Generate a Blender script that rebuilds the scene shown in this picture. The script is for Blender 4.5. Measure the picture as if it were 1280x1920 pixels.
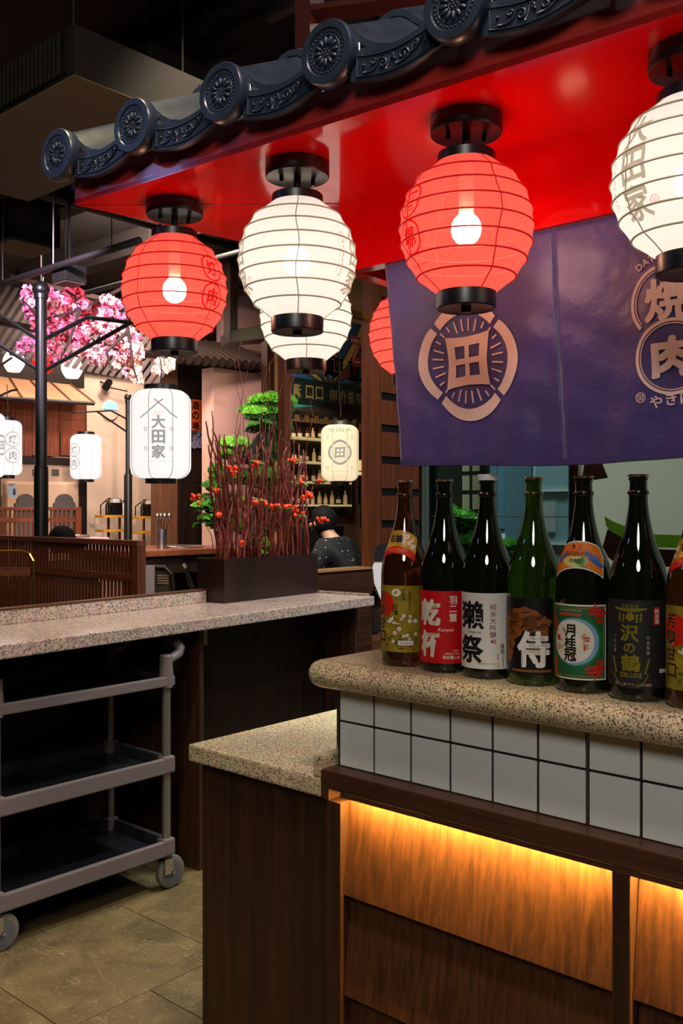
import bpy, bmesh, math, random
from mathutils import Vector, Matrix, noise
PI = math.pi
rnd = random.Random(7)
for o in list(bpy.data.objects): bpy.data.objects.remove(o)
SC = bpy.context.scene
COL = SC.collection
# ------------------------------------------------------------------ camera
FPX, TH, HZ, EYE = 1763.0, math.radians(48.49), 955.0, 1.42
FW = Vector((-math.cos(TH), math.sin(TH))); RT = Vector((math.sin(TH), math.cos(TH)))
cam = bpy.data.cameras.new('camera'); camo = bpy.data.objects.new('camera', cam); COL.objects.link(camo)
cam.sensor_fit = 'HORIZONTAL'; cam.sensor_width = 24.0; cam.lens = FPX * 24.0 / 1280.0
cam.shift_y = -(960.0 - HZ) / 1280.0
camo.location = (0, 0, EYE); camo.rotation_euler = (PI / 2, 0, math.atan2(FW.y, FW.x) - PI / 2)
cam.clip_start = 0.05; cam.clip_end = 100
SC.camera = camo
# ------------------------------------------------------------------ view, world, room lights, added fill lights
SC.view_settings.view_transform = 'Standard'; SC.view_settings.look = 'None'
SC.view_settings.exposure = 0.0; SC.view_settings.gamma = 1.0; SC.view_settings.use_curve_mapping = False
SC.cycles.use_denoising = True
SC.cycles.max_bounces = 8; SC.cycles.transparent_max_bounces = 16
SC.cycles.sample_clamp_indirect = 4.0
SC.cycles.caustics_reflective = False; SC.cycles.caustics_refractive = False
W = bpy.data.worlds.new('world'); SC.world = W; W.use_nodes = True
W.node_tree.nodes['Background'].inputs[0].default_value = (0.55, 0.5, 0.6, 1)
W.node_tree.nodes['Background'].inputs[1].default_value = 0.02
def lamp(name, kind, loc, target, power, color, size=0.15, angle=60, blend=0.6):
    l = bpy.data.lights.new(name, kind); l.energy = power; l.color = color
    o = bpy.data.objects.new(name, l); COL.objects.link(o); o.location = loc
    o.rotation_euler = (Vector(target) - Vector(loc)).to_track_quat('-Z', 'Y').to_euler()
    if kind == 'AREA': l.shape = 'DISK'; l.size = size
    else: l.shadow_soft_size = size
    if kind == 'SPOT': l.spot_size = math.radians(angle); l.spot_blend = blend
    return o
WARM = (1.0, 0.80, 0.56); NEUT = (1.0, 0.93, 0.85)
lamp('front_fill', 'AREA', (0.7, -1.5, 3.3), (-1.0, 1.5, 0.9), 48, (1, .95, .88), 1.1)  # broad soft fill added behind the camera to even out the tile front
lamp('downlight_bar', 'AREA', (-0.35, 0.75, 3.6), (-0.8, 1.5, 1.0), 44, WARM, 0.3)
lamp('downlight_aisle', 'SPOT', (-1.75, 1.1, 3.7), (-2.5, 1.85, 0), 170, (1, .80, .46), 0.08, 58)
lamp('downlight_left', 'SPOT', (-1.0, -0.6, 3.6), (-3.0, 2.0, 0.8), 70, (1, .84, .74), 0.12, 50)
lamp('downlight_counter', 'SPOT', (-2.6, 2.6, 3.9), (-3.0, 2.7, 1.0), 190, (1, .76, .54), 0.1, 70)
lamp('purple_spot', 'SPOT', (0.5, 0.8, 3.95), (-0.7, 1.35, 2.3), 70, (.40, .20, 1.0), 0.1, 42)
lamp('blue_wash', 'SPOT', (-3.2, -0.5, 2.9), (-1.5, 1.25, 2.25), 7, (.30, .42, 1.0), 0.1, 30)
lamp('far_fill_a', 'AREA', (-8.9, 6.6, 3.8), (-9.6, 6.8, 1.0), 55, (1, .78, .64), 0.5)  # far lamps a to f are added fills for dining area exposure
lamp('far_fill_b', 'AREA', (-8.3, 5.0, 3.7), (-9.0, 5.2, 0.8), 40, (1, .72, .50), 0.5)  # added fill over the cabinets and bench
lamp('far_fill_c', 'AREA', (-6.7, 4.6, 3.9), (-7.9, 6.9, 1.4), 110, (1, .70, .62), 0.4)  # added fill for the pink wall
lamp('far_fill_d', 'AREA', (-6.0, 6.8, 3.3), (-6.9, 7.9, 1.2), 11, (1, .74, .44), 0.3)  # added fill inside the mirrored bay
lamp('far_fill_e', 'SPOT', (-4.6, 1.4, 3.6), (-5.0, 3.2, 1.0), 150, (1, .68, .46), 0.1, 60)  # added fill on the near lattice
lamp('far_fill_f', 'SPOT', (-5.6, 4.0, 3.9), (-6.6, 5.0, 1.0), 150, (1, .72, .5), 0.1, 70)  # added fill over the dining tables
lamp('sakura_purple', 'SPOT', (-4.3, 1.9, 3.4), (-5.7, 3.45, 2.65), 760, (.97, .74, 1.0), 0.1, 40)
lamp('sakura_warm', 'SPOT', (-3.25, 3.2, 2.95), (-5.15, 4.0, 2.5), 800, (1, .76, .64), 0.1, 40)
lamp('pine_fill', 'SPOT', (-4.6, 3.7, 3.9), (-5.25, 5.0, 1.7), 700, (1, .96, .74), 0.08, 50)  # added spot that brightens the cloud pine
lamp('window_room_light', 'AREA', (-1.9, 3.6, 3.2), (-2.2, 4.6, 1.0), 110, (.90, .96, 1.0), 0.6)
lamp('window_room_light_b', 'AREA', (-1.3, 2.75, 3.0), (-.7, 2.3, 1.1), 45, (.9, .98, .92), 0.4)
lamp('column_fill', 'SPOT', (-3.3, 4.6, 3.6), (-4.2, 5.6, 1.7), 60, (1, .70, .48), 0.1, 60)  # added spot to lift the slatted column
lamp('sign_fill', 'SPOT', (-4.7, 5.3, 2.0), (-5.6, 6.2, 2.75), 48, (1, .8, .6), 0.1, 80)  # added spot so the reversed signs read, no fixture there
lamp('poster_fill', 'SPOT', (-7.2, 5.4, 3.4), (-8.6, 6.4, 2.0), 40, (1, .75, .55), 0.1, 40)  # small spot added to bring up the orange poster
lamp('canopy_fill', 'SPOT', (-5.9, 3.9, 1.9), (-7.5, 5.1, 2.9), 90, (1, .82, .76), 0.1, 60)  # added from below so the canopy slats show
lamp('ceiling_bounce_fill', 'SPOT', (-3.2, .3, 1.9), (-3.6, 2.6, 3.4), 10, (1, .82, .55), 0.2, 90)  # added spot standing in for light bounced up to the ceiling
# ------------------------------------------------------------------ picture geometry helpers (real places)
def ray(px): return FW + (px - 640.0) / FPX * RT
def at(px, py, Z):
    p = ray(px) * Z
    return Vector((p.x, p.y, EYE - (py - HZ) / FPX * Z))
def onX(px, py, X): return at(px, py, X / ray(px).x)
def onY(px, py, Y): return at(px, py, Y / ray(px).y)
# ------------------------------------------------------------------ materials
MATS = {}
def nodes(name):
    m = bpy.data.materials.new(name); m.use_nodes = True
    nt = m.node_tree; return m, nt, nt.nodes['Principled BSDF']
def lin(c):
    return tuple(((v / 255) / 12.92 if v / 255 <= 0.04045 else ((v / 255 + 0.055) / 1.055) ** 2.4) for v in c)
def pm(name, c, rough=0.5, metal=0.0, spec=0.5, emit=None, es=0.0, coat=0.0, bump=0.0, bscale=60, var=0.0, vscale=8, trans=0, ior=1.5, alpha=1, sheen=0):
    """plain procedural material; c in sRGB 0-255"""
    if name in MATS: return MATS[name]
    m, nt, b = nodes(name); c = lin(c)
    b.inputs['Base Color'].default_value = (*c, 1); b.inputs['Roughness'].default_value = rough
    b.inputs['Metallic'].default_value = metal; b.inputs['Specular IOR Level'].default_value = spec
    b.inputs['IOR'].default_value = ior
    b.inputs['Coat Weight'].default_value = coat; b.inputs['Coat Roughness'].default_value = 0.05
    b.inputs['Transmission Weight'].default_value = trans; b.inputs['Alpha'].default_value = alpha
    if sheen: b.inputs['Sheen Weight'].default_value = sheen; b.inputs['Sheen Tint'].default_value = (.78, .70, 1.0, 1)
    if emit: b.inputs['Emission Color'].default_value = (*lin(emit), 1); b.inputs['Emission Strength'].default_value = es
    if var or bump:
        tc = nt.nodes.new('ShaderNodeTexCoord')
    if var:
        n = nt.nodes.new('ShaderNodeTexNoise'); n.inputs['Scale'].default_value = vscale; n.inputs['Detail'].default_value = 5
        r = nt.nodes.new('ShaderNodeValToRGB'); nt.links.new(tc.outputs['Object'], n.inputs['Vector'])
        r.color_ramp.elements[0].position = .3; r.color_ramp.elements[1].position = .7
        r.color_ramp.elements[0].color = (*[v * (1 - var) for v in c], 1); r.color_ramp.elements[1].color = (*[min(1, v * (1 + var)) for v in c], 1)
        nt.links.new(n.outputs['Fac'], r.inputs['Fac']); nt.links.new(r.outputs['Color'], b.inputs['Base Color'])
    if bump:
        n2 = nt.nodes.new('ShaderNodeTexNoise'); n2.inputs['Scale'].default_value = bscale; n2.inputs['Detail'].default_value = 4
        bp = nt.nodes.new('ShaderNodeBump'); bp.inputs['Strength'].default_value = bump; bp.inputs['Distance'].default_value = 0.01
        nt.links.new(tc.outputs['Object'], n2.inputs['Vector']); nt.links.new(n2.outputs['Fac'], bp.inputs['Height'])
        nt.links.new(bp.outputs['Normal'], b.inputs['Normal'])
    MATS[name] = m; return m
def wood(name, dark, light, axis='z', rough=0.42, scale=1.0, spec=0.4):
    if name in MATS: return MATS[name]
    m, nt, b = nodes(name)
    tc = nt.nodes.new('ShaderNodeTexCoord'); mp = nt.nodes.new('ShaderNodeMapping')
    s = [38 * scale, 38 * scale, 38 * scale]; s['xyz'.index(axis)] = 1.6; mp.inputs['Scale'].default_value = s
    n = nt.nodes.new('ShaderNodeTexNoise'); n.inputs['Scale'].default_value = 1.0; n.inputs['Detail'].default_value = 6; n.inputs['Distortion'].default_value = 0.6
    n2 = nt.nodes.new('ShaderNodeTexNoise'); n2.inputs['Scale'].default_value = 5.0; n2.inputs['Detail'].default_value = 3
    mx = nt.nodes.new('ShaderNodeMath'); mx.operation = 'MULTIPLY_ADD'; mx.inputs[1].default_value = 0.72; 
    mx2 = nt.nodes.new('ShaderNodeMath'); mx2.operation = 'MULTIPLY'; mx2.inputs[1].default_value = 0.28
    r = nt.nodes.new('ShaderNodeValToRGB')
    e = r.color_ramp.elements; e[0].position = .34; e[1].position = .66; e[0].color = (*lin(dark), 1); e[1].color = (*lin(light), 1)
    L = nt.links
    L.new(tc.outputs['Object'], mp.inputs['Vector']); L.new(mp.outputs['Vector'], n.inputs['Vector']); L.new(mp.outputs['Vector'], n2.inputs['Vector'])
    L.new(n2.outputs['Fac'], mx2.inputs[0]); L.new(n.outputs['Fac'], mx.inputs[0]); L.new(mx2.outputs[0], mx.inputs[2])
    L.new(mx.outputs[0], r.inputs['Fac']); L.new(r.outputs['Color'], b.inputs['Base Color'])
    b.inputs['Roughness'].default_value = rough; b.inputs['Specular IOR Level'].default_value = spec
    bp = nt.nodes.new('ShaderNodeBump'); bp.inputs['Strength'].default_value = 0.12; bp.inputs['Distance'].default_value = 0.002
    L.new(n2.outputs['Fac'], bp.inputs['Height']); L.new(bp.outputs['Normal'], b.inputs['Normal'])
    MATS[name] = m; return m
def granite(name, cols, scale=260, rough=0.22):
    if name in MATS: return MATS[name]
    m, nt, b = nodes(name); L = nt.links
    tc = nt.nodes.new('ShaderNodeTexCoord')
    v = nt.nodes.new('ShaderNodeTexVoronoi'); v.inputs['Scale'].default_value = scale
    v2 = nt.nodes.new('ShaderNodeTexVoronoi'); v2.inputs['Scale'].default_value = scale * 1.7
    n = nt.nodes.new('ShaderNodeTexNoise'); n.inputs['Scale'].default_value = 14; n.inputs['Detail'].default_value = 4
    for q in (v, v2, n): L.new(tc.outputs['Object'], q.inputs['Vector'])
    sp = nt.nodes.new('ShaderNodeSeparateColor'); L.new(v.outputs['Color'], sp.inputs[0])
    sp2 = nt.nodes.new('ShaderNodeSeparateColor'); L.new(v2.outputs['Color'], sp2.inputs[0])
    ad = nt.nodes.new('ShaderNodeMath'); ad.operation = 'MULTIPLY_ADD'; ad.inputs[1].default_value = .65
    ad2 = nt.nodes.new('ShaderNodeMath'); ad2.operation = 'MULTIPLY'; ad2.inputs[1].default_value = .35
    L.new(sp2.outputs[0], ad2.inputs[0]); L.new(sp.outputs[0], ad.inputs[0]); L.new(ad2.outputs[0], ad.inputs[2])
    r = nt.nodes.new('ShaderNodeValToRGB'); r.color_ramp.interpolation = 'CONSTANT'
    el = r.color_ramp.elements
    for k, (p, c) in enumerate(cols):
        e = el[k] if k < 2 else el.new(p)
        e.position = p; e.color = (*lin(c), 1)
    L.new(ad.outputs[0], r.inputs['Fac'])
    mxc = nt.nodes.new('ShaderNodeMix'); mxc.data_type = 'RGBA'; mxc.blend_type = 'MULTIPLY'; mxc.inputs[0].default_value = .35
    L.new(r.outputs['Color'], mxc.inputs[6]); L.new(n.outputs['Color'], mxc.inputs[7]); L.new(mxc.outputs[2], b.inputs['Base Color'])
    b.inputs['Roughness'].default_value = rough; b.inputs['Specular IOR Level'].default_value = .4
    MATS[name] = m; return m
def slate(name):
    m, nt, b = nodes(name); L = nt.links
    oi = nt.nodes.new('ShaderNodeObjectInfo'); tc = nt.nodes.new('ShaderNodeTexCoord')
    ad = nt.nodes.new('ShaderNodeVectorMath'); ad.operation = 'MULTIPLY_ADD'
    L.new(oi.outputs['Random'], ad.inputs[0]); ad.inputs[1].default_value = (37, 51, 13); L.new(tc.outputs['Object'], ad.inputs[2])
    n = nt.nodes.new('ShaderNodeTexNoise'); n.inputs['Scale'].default_value = 7; n.inputs['Detail'].default_value = 9; n.inputs['Distortion'].default_value = .8
    n2 = nt.nodes.new('ShaderNodeTexNoise'); n2.inputs['Scale'].default_value = 2.4; n2.inputs['Detail'].default_value = 6; n2.inputs['Distortion'].default_value = 1.6
    n3 = nt.nodes.new('ShaderNodeTexNoise'); n3.inputs['Scale'].default_value = 95; n3.inputs['Detail'].default_value = 5
    for q in (n, n2, n3): L.new(ad.outputs[0], q.inputs['Vector'])
    r = nt.nodes.new('ShaderNodeValToRGB'); e = r.color_ramp.elements
    e[0].position = .28; e[0].color = (*lin((74, 61, 37)), 1); e[1].position = .74; e[1].color = (*lin((112, 94, 60)), 1)
    L.new(n.outputs['Fac'], r.inputs['Fac'])
    rv = nt.nodes.new('ShaderNodeValToRGB'); ev = rv.color_ramp.elements     # veins
    ev[0].position = .497; ev[0].color = (0, 0, 0, 1); ev[1].position = .5; ev[1].color = (.28, .28, .28, 1); x = ev.new(.503); x.color = (0, 0, 0, 1)
    L.new(n2.outputs['Fac'], rv.inputs['Fac'])
    rs = nt.nodes.new('ShaderNodeValToRGB'); es = rs.color_ramp.elements
    es[0].position = .58; es[0].color = (0, 0, 0, 1); es[1].position = .74; es[1].color = (.38, .38, .38, 1)
    L.new(n3.outputs['Fac'], rs.inputs['Fac'])
    mx = nt.nodes.new('ShaderNodeMix'); mx.data_type = 'RGBA'; mx.inputs[7].default_value = (*lin((176, 158, 122)), 1)
    L.new(rv.outputs['Color'], mx.inputs[0]); L.new(r.outputs['Color'], mx.inputs[6])
    mx2 = nt.nodes.new('ShaderNodeMix'); mx2.data_type = 'RGBA'; mx2.inputs[7].default_value = (*lin((160, 146, 116)), 1)
    L.new(rs.outputs['Color'], mx2.inputs[0]); L.new(mx.outputs[2], mx2.inputs[6])
    L.new(mx2.outputs[2], b.inputs['Base Color']); b.inputs['Roughness'].default_value = .5
    bp = nt.nodes.new('ShaderNodeBump'); bp.inputs['Strength'].default_value = .25; bp.inputs['Distance'].default_value = .004
    L.new(n.outputs['Fac'], bp.inputs['Height']); L.new(bp.outputs['Normal'], b.inputs['Normal'])
    return m
def shade_mat(name, c, clear, glow, gs, tint):
    """paper / cloth lantern shade: translucent cloth, part see-through, lit from inside"""
    m, nt, b = nodes(name); L = nt.links
    out = nt.nodes['Material Output']; nt.nodes.remove(b)
    tr = nt.nodes.new('ShaderNodeBsdfTranslucent'); tr.inputs[0].default_value = (*lin(c), 1)
    df = nt.nodes.new('ShaderNodeBsdfDiffuse'); df.inputs[0].default_value = (*lin(c), 1)
    gl = nt.nodes.new('ShaderNodeEmission'); gl.inputs[0].default_value = (*lin(glow), 1); gl.inputs[1].default_value = gs
    tp = nt.nodes.new('ShaderNodeBsdfTransparent'); tp.inputs[0].default_value = (*lin(tint), 1)
    m1 = nt.nodes.new('ShaderNodeMixShader'); m1.inputs[0].default_value = .35; L.new(tr.outputs[0], m1.inputs[1]); L.new(df.outputs[0], m1.inputs[2])
    a = nt.nodes.new('ShaderNodeAddShader'); L.new(m1.outputs[0], a.inputs[0]); L.new(gl.outputs[0], a.inputs[1])
    m2 = nt.nodes.new('ShaderNodeMixShader'); m2.inputs[0].default_value = clear; L.new(a.outputs[0], m2.inputs[1]); L.new(tp.outputs[0], m2.inputs[2])
    L.new(m2.outputs[0], out.inputs[0]); MATS[name] = m; return m
def emis(name, c, s):
    if name in MATS: return MATS[name]
    m, nt, b = nodes(name); nt.nodes.remove(b)
    e = nt.nodes.new('ShaderNodeEmission'); e.inputs[0].default_value = (*lin(c), 1); e.inputs[1].default_value = s
    nt.links.new(e.outputs[0], nt.nodes['Material Output'].inputs[0]); MATS[name] = m; return m
def pane_mat(name, c, clear=.8, rough=.02):
    m, nt, b = nodes(name); L = nt.links; nt.nodes.remove(b)
    tp = nt.nodes.new('ShaderNodeBsdfTransparent'); tp.inputs[0].default_value = (*lin(c), 1)
    g = nt.nodes.new('ShaderNodeBsdfGlossy'); g.inputs['Roughness'].default_value = rough
    fr = nt.nodes.new('ShaderNodeFresnel'); fr.inputs[0].default_value = 1.45
    mx = nt.nodes.new('ShaderNodeMixShader'); L.new(fr.outputs[0], mx.inputs[0]); L.new(tp.outputs[0], mx.inputs[1]); L.new(g.outputs[0], mx.inputs[2])
    L.new(mx.outputs[0], nt.nodes['Material Output'].inputs[0]); MATS[name] = m; return m

M_BLACK = pm('black_paint', (18, 18, 19), .35, spec=.5)
M_BLACKM = pm('black_metal', (14, 14, 15), .28, metal=.3)
M_RED = pm('red_gloss', (224, 4, 8), .13, spec=.5, coat=.6)
M_TILE = pm('white_glaze', (222, 226, 220), .12, spec=.5, coat=.3)
M_GROUT = pm('black_grout', (12, 12, 12), .8)
M_STEEL = pm('steel', (190, 190, 192), .25, metal=1)
M_BRASS = pm('brass', (170, 130, 60), .3, metal=1)
M_WOOD = wood('walnut', (38, 23, 14), (70, 43, 26), 'z')
M_WOODX = wood('walnut_x', (44, 26, 17), (82, 50, 33), 'x')
M_WOODY = wood('walnut_y', (44, 26, 17), (82, 50, 33), 'y')
M_LITWOOD = wood('oak_board', (52, 30, 17), (96, 58, 32), 'z', rough=.4, scale=2.2)
M_REDWOOD = wood('red_wood', (72, 37, 22), (112, 60, 36), 'z')
M_REDWOODX = wood('red_wood_x', (76, 39, 24), (114, 61, 37), 'x')
M_DARKW = wood('dark_wood', (20, 13, 10), (40, 26, 19), 'z')
M_GRAN = granite('granite_beige', [(0, (44, 42, 40)), (.22, (118, 110, 92)), (.33, (202, 184, 144)), (.55, (236, 220, 180)), (.86, (150, 138, 112))], 400)
M_GRAN2 = granite('granite_pink', [(0, (70, 62, 60)), (.22, (128, 112, 106)), (.38, (176, 154, 144)), (.6, (198, 178, 164)), (.84, (140, 124, 118))], 240)
M_ROOF = pm('roof_tile_glaze', (34, 43, 56), .34, spec=.5, var=.25, vscale=20, bump=.06, bscale=40)
M_NOREN = pm('indigo_cloth', (56, 48, 116), .48, spec=.7, bump=.55, bscale=15, var=.10, vscale=7, sheen=.7)
M_PRINT = pm('cream_print', (232, 204, 196), .75)
M_GREYPL = pm('grey_plastic', (104, 92, 92), .5, bump=.05, bscale=180)
M_TRAY = pm('black_tray', (26, 27, 31), .4)
M_CHROME = pm('chrome', (200, 200, 200), .12, metal=1)
M_RUBBER = pm('grey_rubber', (96, 92, 84), .7)
M_BERRY = pm('orange_red_berry', (232, 60, 18), .3)
M_LEAF = pm('berry_leaf', (62, 96, 36), .5)
M_TWIG = pm('red_brown_twig', (96, 32, 20), .5, var=.6, vscale=30)
M_PLANTER = pm('dark_brown_lacquer', (34, 19, 16), .35)
# ------------------------------------------------------------------ mesh helpers
def ob(name, bm, m=None, parent=None, smooth=False, bevel=0.0):
    if bevel > 0:
        es = [e for e in bm.edges if len(e.link_faces) == 2 and e.calc_face_angle(0) > .6]
        bmesh.ops.bevel(bm, geom=es, offset=bevel, segments=2, affect='EDGES', profile=.6)
    bmesh.ops.recalc_face_normals(bm, faces=bm.faces)
    me = bpy.data.meshes.new(name)
    if parent is not None and bm.verts:
        if parent.get('_w') is not None or True:
            pass
    bm.to_mesh(me); bm.free()
    if smooth:
        for p in me.polygons: p.use_smooth = True
    if m: me.materials.append(m)
    o = bpy.data.objects.new(name, me); COL.objects.link(o)
    if parent is not None: o.parent = parent
    return o
def sharp(o, ang=35):
    me = o.data
    for p in me.polygons: p.use_smooth = True
    me.set_sharp_from_angle(angle=math.radians(ang)); return o
def share(name, me, parent, loc=(0, 0, 0), rot=(0, 0, 0), sc=(1, 1, 1)):
    o = bpy.data.objects.new(name, me); COL.objects.link(o); o.parent = parent
    o.location = loc; o.rotation_euler = rot; o.scale = sc; return o
def tag(o, label=None, cat=None, group=None, kind=None):
    if label: o['label'] = label
    if cat: o['category'] = cat
    if group: o['group'] = group
    if kind: o['kind'] = kind
    return o
def thing(name, label, cat, loc=(0, 0, 0), rz=0.0, group=None):
    o = bpy.data.objects.new(name, None); COL.objects.link(o); o.empty_display_size = .05
    o.location = loc; o.rotation_euler = (0, 0, rz); return tag(o, label, cat, group)
def copy_tree(o, parent=None):
    c = o.copy(); COL.objects.link(c); c.parent = parent
    for ch in o.children: copy_tree(ch, c)
    return c
def B(): return bmesh.new()
def box(bm, x0, x1, y0, y1, z0, z1):
    g = bmesh.ops.create_cube(bm, size=1.0)
    for v in g['verts']:
        v.co = Vector(((x0 + x1) / 2 + v.co.x * (x1 - x0), (y0 + y1) / 2 + v.co.y * (y1 - y0), (z0 + z1) / 2 + v.co.z * (z1 - z0)))
    return bm
def bx(*a): return box(B(), *a)
def mv(bm, d):
    bmesh.ops.translate(bm, verts=bm.verts, vec=Vector(d)); return bm
def lathe(bm, prof, n=32, c=(0, 0, 0), cap=True, axis=None):
    """profile [(r,z)...] about the z axis"""
    rings = []
    q = axis.to_track_quat('Z', 'Y').to_matrix() if axis is not None else Matrix.Identity(3)
    c = Vector(c)
    for r, z in prof:
        if r < 1e-6: rings.append([bm.verts.new(c + q @ Vector((0, 0, z)))])
        else: rings.append([bm.verts.new(c + q @ Vector((r * math.cos(2 * PI * k / n), r * math.sin(2 * PI * k / n), z))) for k in range(n)])
    for a, b in zip(rings, rings[1:]):
        for k in range(n):
            k2 = (k + 1) % n
            if len(a) == 1 and len(b) == 1: continue
            if len(a) == 1: bm.faces.new((a[0], b[k], b[k2]))
            elif len(b) == 1: bm.faces.new((a[k], b[0], a[k2]))
            else: bm.faces.new((a[k], b[k], b[k2], a[k2]))
    if cap:
        for r in (rings[0], rings[-1]):
            if len(r) > 1: bm.faces.new(r)
    return bm
def tube(bm, pts, r, n=8, cap=True, closed=False):
    pts = [Vector(p) for p in pts]; m = len(pts); rings = []
    rr = r if isinstance(r, (list, tuple)) else [r] * m
    prev = None
    for i, p in enumerate(pts):
        t = (pts[(i + 1) % m] - pts[i - 1]) if (closed or 0 < i < m - 1) else (pts[1] - pts[0] if i == 0 else pts[-1] - pts[-2])
        t = t.normalized()
        if prev is None:
            a = Vector((0, 0, 1)) if abs(t.z) < .9 else Vector((1, 0, 0))
            u = t.cross(a).normalized()
        else:
            u = (prev - t * prev.dot(t))
            u = u.normalized() if u.length > 1e-6 else t.orthogonal().normalized()
        prev = u; w = t.cross(u)
        rings.append([bm.verts.new(p + (u * math.cos(2 * PI * k / n) + w * math.sin(2 * PI * k / n)) * rr[i]) for k in range(n)])
    rng = range(m) if closed else range(m - 1)
    for i in rng:
        a, b = rings[i], rings[(i + 1) % m]
        for k in range(n): bm.faces.new((a[k], a[(k + 1) % n], b[(k + 1) % n], b[k]))
    if cap and not closed:
        bm.faces.new(rings[0]); bm.faces.new(rings[-1])
    return bm
def prism(bm, poly, z0, z1):
    a = [bm.verts.new((x, y, z0)) for x, y in poly]; b = [bm.verts.new((x, y, z1)) for x, y in poly]
    n = len(poly); bm.faces.new(a); bm.faces.new(b)
    for k in range(n): bm.faces.new((a[k], a[(k + 1) % n], b[(k + 1) % n], b[k]))
    return bm
def extr(bm, poly3, d):
    """extrude a 3d polygon by vector d"""
    d = Vector(d); a = [bm.verts.new(Vector(p)) for p in poly3]; b = [bm.verts.new(Vector(p) + d) for p in poly3]
    n = len(a); bm.faces.new(a); bm.faces.new(b)
    for k in range(n): bm.faces.new((a[k], a[(k + 1) % n], b[(k + 1) % n], b[k]))
    return bm
def sphere(bm, c, r, sub=2, sc=(1, 1, 1)):
    g = bmesh.ops.create_icosphere(bm, subdivisions=sub, radius=1.0)
    for v in g['verts']: v.co = Vector((c[0] + v.co.x * r * sc[0], c[1] + v.co.y * r * sc[1], c[2] + v.co.z * r * sc[2]))
    return bm
def grid(bm, f, nu, nv):
    g = [[bm.verts.new(f(i / nu, j / nv)) for j in range(nv + 1)] for i in range(nu + 1)]
    for i in range(nu):
        for j in range(nv): bm.faces.new((g[i][j], g[i + 1][j], g[i + 1][j + 1], g[i][j + 1]))
    return bm
# flat print: 2d meshes (u right, v up, metres)
GC = {}
def glyph(s, bold=0.0):
    k = (s, bold)
    if k not in GC:
        c = bpy.data.curves.new('t', 'FONT'); c.body = s; c.size = 1; c.resolution_u = 3; c.offset = bold
        c.align_x = 'LEFT'; c.align_y = 'TOP_BASELINE'
        o = bpy.data.objects.new('t', c); me = bpy.data.meshes.new_from_object(o)
        vs = [(v.co.x, v.co.y) for v in me.vertices]; fs = [tuple(p.vertices) for p in me.polygons]
        bpy.data.objects.remove(o); bpy.data.curves.remove(c); bpy.data.meshes.remove(me)
        xs = [v[0] for v in vs]; ys = [v[1] for v in vs]
        cx, cy = (min(xs) + max(xs)) / 2, (min(ys) + max(ys)) / 2
        GC[k] = ([(x - cx, y - cy) for x, y in vs], fs, max(xs) - min(xs), max(ys) - min(ys))
    return GC[k]
def t2(bm, s, u, v, h, bold=.01, w=None, vert=False, pitch=1.08, mir=False, slant=0, rot=0):
    """text fitted to cap height h (a line) or, with vert, one character of size h below the other, first one centred at (u,v)"""
    if vert:
        for k, ch in enumerate(s): t2(bm, ch, u, v - k * h * pitch, h, bold, w)
        return bm
    if bold > .02:
        q = (bold - .008) * h
        for k in range(8): t2(bm, s, u + q * math.cos(k * PI / 4), v + q * math.sin(k * PI / 4), h * (1 - 2 * bold), .008, w * (1 - 2 * bold) if w else None, False, pitch, mir, slant, rot)
        bold = .008
    vs, fs, gw, gh = glyph(s, bold)
    sy = h / gh if len(s) == 1 and s not in '一二ー' else h / .92
    if s and all(ord(c) < 128 for c in s): sy = h / gh
    sx = (w / gw) if w else sy
    if mir: sx = -sx
    cr, sr = math.cos(rot), math.sin(rot)
    vv = []
    for x, y in vs:
        X, Y = x * sx + slant * y * sy, y * sy
        vv.append(bm.verts.new((u + X * cr - Y * sr, v + X * sr + Y * cr, 0)))
    for f in fs:
        try: bm.faces.new([vv[i] for i in f])
        except ValueError: pass
    return bm
def p2(bm, pts):
    bm.faces.new([bm.verts.new((x, y, 0)) for x, y in pts]); return bm
def disc2(bm, u, v, r, n=40, ry=None):
    return p2(bm, [(u + r * math.cos(2 * PI * k / n), v + (ry or r) * math.sin(2 * PI * k / n)) for k in range(n)])
def arc2(bm, u, v, r0, r1, a0=0, a1=2 * PI, n=48, ry=1.0):
    A = [bm.verts.new((u + r0 * math.cos(a0 + (a1 - a0) * k / n), v + ry * r0 * math.sin(a0 + (a1 - a0) * k / n), 0)) for k in range(n + 1)]
    Bv = [bm.verts.new((u + r1 * math.cos(a0 + (a1 - a0) * k / n), v + ry * r1 * math.sin(a0 + (a1 - a0) * k / n), 0)) for k in range(n + 1)]
    for k in range(n): bm.faces.new((A[k], A[k + 1], Bv[k + 1], Bv[k]))
    return bm
def line2(bm, pts, w):
    for (x0, y0), (x1, y1) in zip(pts, pts[1:]):
        d = Vector((x1 - x0, y1 - y0)); 
        if d.length < 1e-9: continue
        n = Vector((-d.y, d.x)).normalized() * w / 2
        p2(bm, [(x0 + n.x, y0 + n.y), (x1 + n.x, y1 + n.y), (x1 - n.x, y1 - n.y), (x0 - n.x, y0 - n.y)])
    return bm
def rect2(bm, u0, u1, v0, v1): return p2(bm, [(u0, v0), (u1, v0), (u1, v1), (u0, v1)])
def flower2(bm, u, v, r):
    for k in range(5):
        a = 2 * PI * k / 5 + .3
        disc2(bm, u + .55 * r * math.cos(a), v + .55 * r * math.sin(a), .46 * r, 8)
    return bm
def leaf2(bm, u, v, l, w, a):
    ca, sa = math.cos(a), math.sin(a)
    pts = [(0, 0), (.3 * l, w / 2), (.65 * l, w * .42), (l, 0), (.65 * l, -w * .42), (.3 * l, -w / 2)]
    return p2(bm, [(u + x * ca - y * sa, v + x * sa + y * ca) for x, y in pts])
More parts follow.
